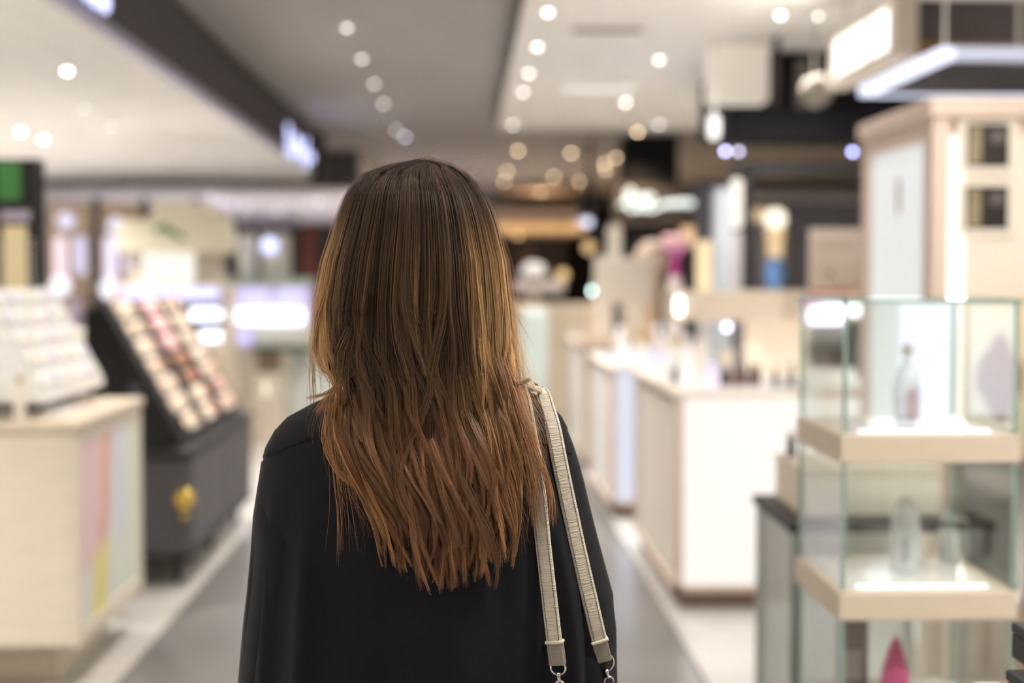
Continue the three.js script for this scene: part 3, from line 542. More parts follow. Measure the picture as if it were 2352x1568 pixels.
// ---------------------------------------------------------------- green and yellow tower at the left edge
{
  const t = thing('yellow_tower', 'tall black tower with a green top and dotted yellow panel', 'display tower', [-2.295, .012, -6.40]);
  part('body', bx(0, .43, 0, 1.98, 0, .12, .006), M.black, t);
  part('green_panel', bx(.26, .36, 1.80, 1.965, .121, .130, .01), M.green, t);
  part('green_panel', bx(.04, .24, 1.80, 1.965, .121, .130, .01), mat([.05, .16, .06], .5), t);
  part('white_band', bx(.27, .40, 1.71, 1.755, .121, .132, .004), M.lilac, t);
  part('yellow_panel', bx(.28, .385, .9, 1.69, .121, .132, .004), glow(0xffe9b4, .16, [.70, .60, .38]), t);
  part('yellow_panel', bx(.05, .25, .9, 1.75, .121, .134, .004), M.yellow, t);
  for (let i = 0; i < 26; i++) for (const x of [.265, .405]) part('dot_bulb', new THREE.SphereGeometry(.008, 8, 6).translate(x, .95 + i * .027, .126), M.white, t);
  part('foot', bx(-.03, .46, 0, .05, -.04, .16, .004), M.black, t);
}

// ---------------------------------------------------------------- black makeup cabinet
{
  const t = thing('black_cabinet', 'black upholstered cabinet on tapered legs beside the aisle', 'cabinet', [-1.3, .012, -6.7]);
  part('body', bx(-.85, 0, .15, .62, -1.9, 0, .025), M.slate, t);
  part('top', bx(-.87, .015, .62, .655, -1.915, .015, .01), M.black, t);
  part('rail', bx(-.86, .008, .135, .165, -1.908, .008, .008), M.black, t);
  part('door', bx(-.001, .008, .19, .60, -.94, -.03, .004), M.slate, t);
  part('door', bx(-.001, .008, .19, .60, -1.87, -.97, .004), M.slate, t);
  for (const [x, z] of [[-.08, -.10], [-.77, -.10], [-.08, -.95], [-.08, -1.8], [-.77, -1.8]]) part('leg', cyl(.014, .026, .135, x, 0, z, 14), M.black, t);
  const e = part('gold_emblem', lathe([[0, 0], [.045, 0], [.05, .006], [.04, .012], [.02, .008], [0, .012]], 24).rotateX(Math.PI / 2).translate(-.025, .42, .0), M.gold, t);
  part('emblem_drop', lathe([[0, -.03], [.012, -.02], [.016, 0], [0, .01]], 14).translate(-.025, .35, .008), M.gold, e);
  // sloping tester display
  const Y = .674, s = thing('black_sloping_display', 'black sloping makeup display standing on the black cabinet', 'display', [-1.3, Y, -6.78]);
  const sh = new THREE.Shape([[-.50, 0], [-.06, 0], [-.06, .04], [-.42, .68], [-.50, .64]].map(p => new THREE.Vector2(...p)));
  part('body', new THREE.ExtrudeGeometry(sh, { depth: 1.72, bevelEnabled: true, bevelSize: .006, bevelThickness: .006, bevelSegments: 2 }).translate(0, 0, -1.74), M.black, s);
  const ang = Math.atan2(.64, -.36), sx = -.06, sy = .04, L = Math.hypot(.64, .36);
  const onSlope = (o, u, h, z) => { const nx = Math.sin(ang), ny = -Math.cos(ang); o.position.set(-1.3 + sx + Math.cos(ang) * u * L + nx * h, Y + sy + Math.sin(ang) * u * L + ny * h, -6.78 + z); o.rotation.z = ang - Math.PI; };
  for (const z of [-.02, -.60, -1.16, -1.72]) { const g = bx(0, L, 0, .035, -.03, .03, .003); g.rotateZ(ang); g.translate(sx + Math.sin(ang) * .006, sy - Math.cos(ang) * .006, z); part('divider', g, M.black, s); }
  part('emblem_panel', bx(-.30, -.24, .13, .30, -.018, -.0125, .004), mat([.10, .11, .13], .35), s);
  const skin = [[.72, .54, .38], [.66, .46, .31], [.58, .38, .25], [.74, .58, .44], [.62, .36, .28], [.40, .20, .13], [.70, .50, .46], [.55, .16, .12], [.78, .66, .52]].map(c => mat(c, .5));
  const ordR = ['lowest', 'second', 'third', 'fourth', 'fifth', 'sixth', 'topmost'];
  const tray = new RoundedBoxGeometry(.088, .012, .105, 2, .003), pan = new THREE.CylinderGeometry(.03, .03, .006, 18).translate(0, .009, 0);
  for (let c = 0; c < 3; c++) for (let r = 0; r < 7; r++) for (let q = 0; q < 3; q++) {
    const zc = -.17 - c * .57 - q * .12, m = skin[(c === 1 ? (r < 2 ? [0, 3, 7][q] : r < 4 ? [5, 5, 7][q] : [6, 6, 3][q]) : c === 2 && r < 3 ? [4, 7, 2][q] : (r * 2 + q * 3 + c) % 5)];
    const o = thing('makeup_compact', `flesh compact, ${ordR[r]} row, ${['nearest', 'middle', 'farthest'][c]} bay of the black display, ${['first', 'second', 'third', 'fourth'][q]} from the viewer`, 'compact', [0, 0, 0], 'compacts on the black sloping display');
    onSlope(o, (r + .5) / 7, .014, zc);
    part('case', tray, c === 1 && r > 3 ? M.pinkPale : c === 1 && r > 1 ? M.brown : (r * 5 + q * 3 + c) % 7 === 0 ? M.brownBlack : M.cream, o);
    part('pan', pan, m, o);
  }
}
// ---------------------------------------------------------------- stands further down the left side
{
  // cream canopy stand with green leaf emblem
  const t = thing('cream_canopy_stand', 'stand with a cream mushroom canopy, green leaf emblem and cool light shelves', 'stand', [-2.28, .012, -11.2]);
  const cap = new THREE.Shape(); cap.moveTo(-.36, 0); cap.lineTo(.42, 0); cap.lineTo(.43, .10); cap.bezierCurveTo(.42, .28, .30, .36, .16, .36); cap.lineTo(-.10, .36); cap.lineTo(-.12, .22); cap.lineTo(-.34, .22); cap.bezierCurveTo(-.38, .2, -.38, .05, -.36, 0);
  part('canopy', new THREE.ExtrudeGeometry(cap, { depth: .5, bevelEnabled: true, bevelSize: .015, bevelThickness: .015, bevelSegments: 2, curveSegments: 16 }).translate(0, 1.66, -.3), mat([.70, .66, .52], .5), t);
  const leaf = (x, y, r, a) => { const g = new THREE.SphereGeometry(r, 14, 10); g.scale(1, .45, .15); g.rotateZ(a); g.translate(x, y, .222); return g; };
  part('leaf_emblem', [leaf(-.06, 1.83, .05, .4), leaf(.03, 1.80, .06, -.3), leaf(.09, 1.77, .045, -.6), leaf(-.01, 1.85, .03, 1.2)], mat([.06, .19, .09], .5), t);
  for (const x of [-.20, -.065, .07]) part('light_tube', bx(x, x + .115, 1.40, x < -.1 ? 1.72 : 1.78, .10, .2, .03), glow(0xfdf8ee, .68), t);
  part('column', bx(-.34, .36, 1.395, 1.66, -.28, .05), mat([.50, .44, .38], .5), t);
  part('shelf_light', bx(-.36, .40, 1.285, 1.375, .22, .26, .02), glow(0xd4d4ff, 1.0), t);
  part('shelf', bx(-.40, .42, 1.375, 1.395, -.3, .28, .004), M.white, t);
  part('shelf', bx(-.40, .42, 1.24, 1.255, -.3, .28, .004), M.lilac, t);
  part('shelf_lamp', bx(.17, .40, 1.13, 1.215, .20, .24, .03), glow(0xe8eaff, 2.4), t);
  part('shelf_lamp', bx(.235, .40, .965, 1.045, .20, .24, .03), glow(0xe8eaff, 2.4), t);
  part('base', bx(-.42, .44, 0, .93, -.35, .3, .01), M.beige, t);
  part('side_panel', bx(.40, .44, .93, 1.38, -.35, .2, .01), M.beige, t);
  areaLight(0xd8d8ff, 3, .7, .1, [-2.26, 1.34, -10.92], [-2.26, 1.2, 0]);
  // second stand
  const u = thing('light_shelf_stand', 'stand with long cool white light shelves and a beige cylinder below', 'stand', [-1.72, .012, -12.6]);
  part('shelf_light', bx(-.30, -.02, 1.23, 1.35, 0, .06, .03), glow(0xcfcaff, .8), u);
  part('shelf_light', bx(.07, .30, 1.23, 1.35, 0, .06, .03), glow(0xcfcaff, .8), u);
  part('shelf_lamp', bx(-.29, .29, 1.05, 1.175, 0, .06, .04), glow(0xeeeeff, 2.4), u);
  part('corner_lamp', bx(-.29, -.17, .865, .975, 0, .06, .04), glow(0xc4c2ff, .9), u);
  part('back_panel', bx(-.32, .36, .83, 1.37, -.16, -.1), M.lilac, u);
  part('tray', bx(-.15, .36, .85, 1.03, -.1, .0, .01), mat([.74, .74, .68], .4), u);
  part('glass_shelf', bx(-.17, .38, .81, .835, -.2, .1), mat([.04, .13, .09], .2), u);
  part('cylinder', new THREE.CylinderGeometry(.15, .15, .62, 32).translate(-.02, .31, .05), M.beigeLight, u);
  part('neck', bx(-.12, .08, .62, .81, -.06, .1, .01), M.brown, u);
  part('white_panel', bx(.15, .62, 0, .81, -.12, -.06, .01), mat([.70, .76, .72], .3), u);
  part('cylinder_highlight', new THREE.CapsuleGeometry(.025, .06, 6, 14).translate(-.02, .48, .19), glow(0xfff2dc, 1.0), u);  // painted highlight on the cylinder, drawn as a glowing capsule
  part('shelf_upright', bx(-.33, -.31, 0, 1.4, -.2, .02), M.beige, u);
  areaLight(0xe6e6ff, 4, .56, .12, [-1.72, 1.125, -12.53], [-1.72, 1.0, 0]);
  // glass shelf and columns behind
  const g = thing('far_glass_shelf', 'pale green glass shelf with two white pillars and a blue lamp', 'shelf', [-1.95, .012, -14.2]);
  part('shelf', bx(-.42, .42, 1.33, 1.44, -.3, .3, .01), mat([.50, .62, .54], .25), g);
  part('counter', bx(-.40, .40, 0, 1.33, -.25, .2, .01), M.beigeLight, g);
  part('pillar', bx(-.30, -.12, 1.44, 1.88, -.1, .08, .05), M.white, g);
  part('pillar', bx(-.07, .20, 1.44, 1.88, -.1, .08, .02), mat([.66, .62, .56], .4), g);
  part('blue_lamp', new THREE.SphereGeometry(.075, 24, 16).translate(.02, 1.76, .12), glow(0xc8d0ff, 1.5), g);
  part('dark_gap_panel', bx(-.115, -.075, 1.44, 1.95, -.2, -.12), M.slate, g);
  const ch = thing('hanging_banner', 'slate hanging panel above the white pillars', 'panel', [-2.0, 1.99, -14.6]);
  part('panel', bx(-.25, .3, .0, .12, -.1, 0, .02), M.trim, ch);
  for (const x of [-.2, .24]) part('hanger', bx(x, x + .01, .12, 1.0, -.06, -.05), M.steel, ch);
  const rc = thing('red_column', 'dark red square column far beyond the light shelves', 'column', [-1.9, .012, -16.6]);
  part('shaft', bx(0, .15, .1, 2.0, -.15, 0, .004), M.redColumn, rc);
  part('base', bx(-.02, .17, 0, .1, -.17, .02), M.redColumn, rc);
  // far dark stands
  const fd = thing('brown_partition', 'dark brown partition behind the cream canopy stand', 'partition', [-3.1, .012, -19]);
  part('panel', bx(0, 1.55, 0, 2.1, -.15, 0, .01), M.brownBlack, fd);
  part('cap_rail', bx(-.02, 1.57, 2.1, 2.15, -.17, .02), M.brown, fd);
  // purple lit wall stands
  const spots = [[-4.22, 'nearest the yellow tower'], [-3.72, 'in the middle of the pair row'], [-3.2, 'next to the cream canopy']];
  spots.forEach(([x, where], i) => {
    const o = thing('lilac_wall_stand', `tan and lilac lit wall stand ${where}`, 'stand', [x, .012, -14.6], 'lilac lit wall stands');
    part('back_panel', bx(0, .44, 0, 2.2, -.1, 0, .006), mat([.40, .30, .20], .6), o);
    part('upright', bx(.44, .49, 0, 2.25, -.12, .08), M.slate, o);
    part('round_lamp', new THREE.SphereGeometry(.085, 24, 16).translate(.20, 2.02 - i * .05, .1), glow(0xdcd8f4, .75), o);
    part('light_column', bx(.06, .19, 1.30, 1.86, .02, .09, .05), glow([0xf4dce6, 0xeee4ff, 0xf0dcec][i], .75), o);
    part('light_column', bx(.26, .38, 1.48, 1.86, .02, .09, .05), glow(0xdcd6f8, .65), o);
    part('light_bowl', new THREE.SphereGeometry(.10, 24, 16).translate(.14, 1.36 - .03 * i, .14), glow(0xf4f2ff, .95), o);
    part('counter', bx(-.02, .46, 0, .95, 0, .5, .01), M.beige, o);
    part('goods_box', bx(.05, .17, .95, 1.17, .1, .2, .004), M.orange, o);
    part('goods_box', bx(.22, .36, .95, 1.22, .1, .2, .004), [M.lilac, M.brownBlack, M.pinkPale][i], o);
    areaLight(0xe8deff, 1.8, .3, .5, [x + .22, 1.6, -14.49], [x + .22, 1.5, 0]);
  });
  const or = thing('orange_box', 'dark brown and orange carton stack left of the cream canopy', 'carton', [-3.05, .012, -12.4]);
  part('plinth', bx(0, .3, 0, 1.22, -.2, .1, .01), M.cream, or);
  part('carton', bx(.03, .14, 1.22, 1.40, -.1, .05, .01), M.orange, or);
  part('carton', bx(.15, .27, 1.22, 1.46, -.1, .05, .01), M.brownBlack, or);
  const cb = thing('beige_bench', 'beige low counter between the black display and the lilac stands', 'counter', [-2.9, .012, -9.6]);
  part('body', bx(0, .9, 0, 1.05, -.5, 0, .01), M.beige, cb);
  part('top', bx(-.02, .92, 1.05, 1.09, -.52, .02, .006), M.beigeLight, cb);
}

// ---------------------------------------------------------------- the woman, seen from behind
const lerpTab = (tab, y) => { // rows sorted by falling y
  if (y >= tab[0][0]) return tab[0].slice(1);
  for (let i = 1; i < tab.length; i++) if (y >= tab[i][0]) { const t = (y - tab[i][0]) / (tab[i - 1][0] - tab[i][0]); return tab[i].slice(1).map((v, k) => mix(v, tab[i - 1][k + 1], t)); }
  return tab.at(-1).slice(1);
};
const ZC = -1.86;
// y, centre x, half width, half depth to the back
const COAT = [[1.372, -.0455, .050, .052], [1.352, -.0455, .054, .055], [1.346, -.0455, .062, .057], [1.341, -.0425, .0875, .060], [1.335, -.0405, .1265, .064], [1.323, -.045, .152, .073], [1.304, -.054, .178, .085], [1.287, -.0575, .1905, .094], [1.267, -.059, .2, .101], [1.247, -.059, .206, .106], [1.218, -.0575, .2125, .111], [1.178, -.0555, .2185, .115], [1.127, -.0525, .2255, .118], [1.081, -.05, .231, .119], [1.035, -.0495, .2355, .120], [.956, -.05, .24, .122], [.85, -.0505, .2445, .125], [.711, -.051, .249, .128]];
const coatZ = (x, y) => { const [c, a, b] = lerpTab(COAT, Math.min(y, 1.335)); return ZC + b * Math.pow(Math.max(.02, 1 - Math.pow(Math.min(1, Math.abs((x - c) / a)), 2.5)), .4); };
const person = thing('person', 'woman with long highlighted brown hair and a loose black top, seen from behind', 'person', [0, 0, 0]);

// body as one surface from tapered bones
function bones(list, cell, k, pad = .06) {
  const lo = [1e9, 1e9, 1e9], hi = [-1e9, -1e9, -1e9];
  for (const [a, b, ra, rb] of list) for (const [p, r] of [[a, ra], [b, rb]]) for (let i = 0; i < 3; i++) { lo[i] = Math.min(lo[i], p[i] - r - pad); hi[i] = Math.max(hi[i], p[i] + r + pad); }
  const size = Math.max(...hi.map((h, i) => h - lo[i])) * 1.08, c = hi.map((h, i) => (h + lo[i]) / 2), n = Math.min(170, Math.ceil(size / cell));
  const mc = new MarchingCubes(n, new THREE.MeshStandardMaterial(), false, false, 260000);
  mc.isolation = 0;
  const H = size / 2, d = (p, [a, b, ra, rb]) => { const bx_ = b[0] - a[0], by = b[1] - a[1], bz = b[2] - a[2], px = p[0] - a[0], py = p[1] - a[1], pz = p[2] - a[2], l = bx_ * bx_ + by * by + bz * bz, t = l ? clamp((px * bx_ + py * by + pz * bz) / l, 0, 1) : 0; return Math.hypot(px - t * bx_, py - t * by, pz - t * bz) - mix(ra, rb, t); };
  const half = n / 2;
  for (let z = 0; z < n; z++) for (let y = 0; y < n; y++) for (let x = 0; x < n; x++) {
    const p = [c[0] + (x - half) / half * H, c[1] + (y - half) / half * H, c[2] + (z - half) / half * H];
    let s = 0; for (const b of list) { const q = d(p, b); if (q < k * 6) s += Math.exp(-q / k); }
    mc.field[x + y * n + z * n * n] = s > 0 ? k * Math.log(s) : -.2;
  }
  mc.update();
  const g = new THREE.BufferGeometry(), P = mc.positionArray.slice(0, mc.count * 3), N = mc.normalArray.slice(0, mc.count * 3);
  for (let i = 0; i < P.length; i++) { P[i] = c[i % 3] + P[i] * H; }
  for (let i = 0; i < N.length; i += 3) { const l = Math.hypot(N[i], N[i + 1], N[i + 2]) || 1; N[i] /= l; N[i + 1] /= l; N[i + 2] /= l; }
  g.setAttribute('position', new THREE.BufferAttribute(P, 3)); g.setAttribute('normal', new THREE.BufferAttribute(N, 3));
  return g;
}
{
  const X = -.055, Z = ZC, B = [];
  const skinMat = mat([.62, .40, .30], .5);
  // trunk, arms, legs
  B.push([[X, 1.34, Z], [X, 1.44, Z - .01], .048, .046], [[X, 1.24, Z], [X, 1.10, Z + .005], .075, .07], [[X - .05, 1.25, Z], [X + .05, 1.25, Z], .06, .06], [[X, 1.10, Z], [X, .95, Z], .075, .09], [[X - .05, .93, Z + .01], [X + .05, .93, Z + .01], .085, .085]);
  const hands = [];
  for (const s of [-1, 1]) {
    const sh = [X + s * .130, 1.245, Z], el = [X + s * .175, 1.04, Z], wr = [X + s * .19, .80, Z - .02];
    B.push([[X + s * .05, 1.28, Z], sh, .03, .034], [sh, el, .036, .034], [el, wr, .036, .024]);
    const hip = [X + s * .075, .90, Z], kn = [X + s * .08, .48, Z - .01], an = [X + s * .085, .085, Z + .015];
    B.push([hip, kn, .082, .052], [kn, [X + s * .083, .36, Z + .01], .05, .052], [[X + s * .083, .36, Z + .01], an, .05, .034], [an, [X + s * .09, .035, Z - .12], .034, .028]);
    // hand: palm, four unequal fingers, a thumb from the side of the palm
    const h = []; const pc = [X + s * .19, .73, Z - .03];
    h.push([wr, pc, .023, .030], [[pc[0], pc[1] + .02, pc[2] - .022], [pc[0], pc[1] - .02, pc[2] - .026], .014, .013], [[pc[0], pc[1] + .02, pc[2] + .022], [pc[0], pc[1] - .02, pc[2] + .024], .014, .013]);
    [[-.030, .066], [-.010, .075], [.010, .070], [.028, .055]].forEach(([dz, len]) => { const k0 = [pc[0], pc[1] - .025, pc[2] + dz], k1 = [pc[0] - s * .006, k0[1] - len * .5, k0[2]], k2 = [pc[0] - s * .022, k0[1] - len * .82, k0[2]], k3 = [pc[0] - s * .038, k0[1] - len, k0[2]]; h.push([k0, k1, .0095, .0088], [k1, k2, .0088, .0080], [k2, k3, .0080, .0068]); });
    h.push([[pc[0] - s * .004, pc[1] + .012, pc[2] - .028], [pc[0] - s * .012, pc[1] - .015, pc[2] - .050], .013, .011], [[pc[0] - s * .012, pc[1] - .015, pc[2] - .050], [pc[0] - s * .020, pc[1] - .042, pc[2] - .052], .011, .008]);
    hands.push(bones(h, .0035, .004, .02));
  }
  // head with face towards -z
  const hc = [X, 1.535, Z - .005], hd = [];
  hd.push([[hc[0], hc[1] + .005, hc[2] + .022], [hc[0], hc[1] + .012, hc[2] - .028], .074, .066]);           // skull
  hd.push([[hc[0], hc[1] - .03, hc[2] - .035], [hc[0], hc[1] - .088, hc[2] - .058], .054, .026]);             // jaw to chin
  hd.push([[hc[0] - .03, hc[1] - .05, hc[2] - .02], [hc[0] + .03, hc[1] - .05, hc[2] - .02], .036, .036]);
  hd.push([[hc[0], hc[1] - .002, hc[2] - .090], [hc[0], hc[1] - .036, hc[2] - .107], .008, .011]);            // nose
  hd.push([[hc[0] - .018, hc[1] - .060, hc[2] - .087], [hc[0] + .018, hc[1] - .060, hc[2] - .087], .006, .006]); // lips
  for (const s of [-1, 1]) { hd.push([[hc[0] + s * .018, hc[1] + .014, hc[2] - .088], [hc[0] + s * .042, hc[1] + .014, hc[2] - .076], .008, .008]); hd.push([[hc[0] + s * .074, hc[1] - .0, hc[2] + .012], [hc[0] + s * .073, hc[1] - .035, hc[2] + .004], .010, .008]); hd.push([[hc[0] + s * .030, hc[1] - .004, hc[2] - .077], [hc[0] + s * .032, hc[1] - .004, hc[2] - .077], .011, .011]); }
  hd.push([[hc[0], hc[1] - .06, hc[2] + .01], [X, 1.36, Z], .05, .05]);
  part('body', [bones(B, .012, .02), bones(hd, .004, .008, .03), ...hands].map(g => { g.setAttribute('uv', new THREE.BufferAttribute(new Float32Array(g.attributes.position.count * 2), 2)); return g; }), skinMat, person);
  const eyeM = mat([.8, .78, .75], .2);
  for (const s of [-1, 1]) part('eye', new THREE.SphereGeometry(.011, 16, 12).translate(hc[0] + s * .031, hc[1] - .004, hc[2] - .0785), eyeM, person);
  const tr = []; for (const s of [-1, 1]) tr.push([[X + s * .075, .92, Z], [X + s * .08, .48, Z - .01], .098, .068], [[X + s * .08, .48, Z - .01], [X + s * .085, .12, Z + .012], .068, .052]);
  const blackCloth = mat([.012, .011, .013], .8);
  part('trousers', bones(tr, .012, .015), blackCloth, person);
  const so = []; for (const s of [-1, 1]) so.push([[X + s * .085, .04, Z + .03], [X + s * .092, .034, Z - .13], .040, .034], [[X + s * .085, .07, Z + .02], [X + s * .087, .05, Z - .03], .040, .038]);
  const shoeG = bones(so, .008, .01, .03); { const p = shoeG.attributes.position; for (let i = 0; i < p.count; i++) if (p.getY(i) < .002) p.setY(i, .002); }
  part('shoes', shoeG, mat([.02, .018, .018], .35), person);
}
// loose black top: a draped shell with folds
const cloth = mat([.0036, .0041, .0072], .75, { specularIntensity: .6, sheen: .22, sheenRoughness: .5, sheenColor: new THREE.Color().setRGB(.06, .055, .06) });
{
  const seamY = x => 1.289 - .9 * Math.pow(Math.max(0, -.177 - x), 1.32) * 1.0;
  const fold = (t, y) => { // t is the angle round the body, 0 at the back
    const d = smooth(1.28, 1.0, y), e = smooth(1.24, 1.10, y);
    return d * (.0042 * Math.sin(t * 9 + 1.2 + .6 * Math.sin(y * 5)) + .0030 * Math.sin(t * 17 + 2 * Math.sin(y * 3))) + e * (.004 * Math.exp(-(((t + 1.02 - .10 * (1.2 - y)) / .07) ** 2)) + .004 * Math.exp(-(((t + .62) / .06) ** 2)) + .004 * Math.exp(-(((t - .78 - .10 * (1.2 - y)) / .05) ** 2)) + .005 * Math.exp(-(((t - 1.08 - .15 * (1.2 - y)) / .06) ** 2)));
  };
  const rows = 190, cols = 300, pos = [], idx = [];
  for (let j = 0; j <= rows; j++) {
    const v = j / rows, y = v < .25 ? mix(1.372, 1.26, v / .25) : mix(1.26, .78, (v - .25) / .75), [c, a, b] = lerpTab(COAT, y);
    for (let i = 0; i <= cols; i++) {
      const t = (i / cols) * 2 * Math.PI - Math.PI, s = Math.sin(t), k = Math.cos(t), e = 2 / 2.5;
      let f = fold(t > Math.PI / 2 || t < -Math.PI / 2 ? Math.PI - t : t, y);
      const x0 = c + a * Math.sign(s) * Math.pow(Math.abs(s), e);
      if (y > seamY(x0) && Math.abs(s) > .3 && k > 0) f += .0016;
      const x = c + (a + f) * Math.sign(s) * Math.pow(Math.abs(s), e), z = ZC + (b + f) * Math.sign(k) * Math.pow(Math.abs(k), e);
      pos.push(x, y - (j === 0 ? 0 : 0), z);
    }
  }
  for (let j = 0; j < rows; j++) for (let i = 0; i < cols; i++) { const a = j * (cols + 1) + i, b = a + cols + 1; idx.push(a, b, a + 1, b, b + 1, a + 1); }
  const g = new THREE.BufferGeometry(); g.setAttribute('position', new THREE.Float32BufferAttribute(pos, 3)); g.setIndex(idx); g.computeVertexNormals();
  cloth.side = THREE.DoubleSide;
  const top = part('black_top', g, cloth, person);
  const sp = []; for (let k = 0; k <= 24; k++) { const x = mix(-.150, -.258, k / 24), y = seamY(x); sp.push([x, y, coatZ(x, y) + .0012]); }
  part('yoke_seam', tube(sp, .0009, 60, 6), cloth, top);
  const sp2 = []; for (let k = 0; k <= 24; k++) { const x = mix(.05, .135, k / 24), y = 1.289 - .9 * Math.pow(Math.max(0, x - .06), 1.32); sp2.push([x, y, coatZ(x, y) + .0012]); }
  part('yoke_seam', tube(sp2, .0009, 60, 6), cloth, top);
  // sleeves hang outside the shell
  const sleeve = (outer, s) => {
    const n = 60, m = 40, P = [], I = [];
    for (let j = 0; j <= n; j++) {
      const y = mix(outer[0][1], outer.at(-1)[1], j / n), ox = lerpTab(outer.map(([x, yy]) => [yy, x]), y)[0], q = smooth(0, .25, j / n), w = mix(.02, .062, q), dz = mix(.02, .078, q);
      const ccx = ox - s * w, zc = ZC + .012 - .02 * (j / n);
      for (let i = 0; i <= m; i++) { const t = i / m * 2 * Math.PI, f = 1 + .03 * Math.sin(t * 5 + y * 9) * q + .02 * Math.sin(y * 70 + t * 2) * smooth(1.12, .95, y); P.push(ccx + Math.cos(t) * w * (s > 0 ? 1 : 1) * (Math.cos(t) * s > 0 ? 1 : f), y, zc + Math.sin(t) * dz * f); }
    }
    for (let j = 0; j < n; j++) for (let i = 0; i < m; i++) { const a = j * (m + 1) + i, b = a + m + 1; s > 0 ? I.push(a, a + 1, b, b, a + 1, b + 1) : I.push(a, a + 1, b, b, a + 1, b + 1); }
    const gg = new THREE.BufferGeometry(); gg.setAttribute('position', new THREE.Float32BufferAttribute(P, 3)); gg.setIndex(I); gg.computeVertexNormals(); part('sleeve', gg, cloth, person);
  };
  sleeve([[-.252, 1.262], [-.266, 1.247], [-.277, 1.178], [-.281, 1.127], [-.286, 1.081], [-.292, 1.035], [-.3, .956], [-.304, .80]], -1);
  sleeve([[.138, 1.262], [.147, 1.245], [.162, 1.188], [.174, 1.141], [.185, 1.101], [.194, 1.068], [.194, 1.058], [.198, 1.026], [.2, .951], [.2, .80]], 1);
}
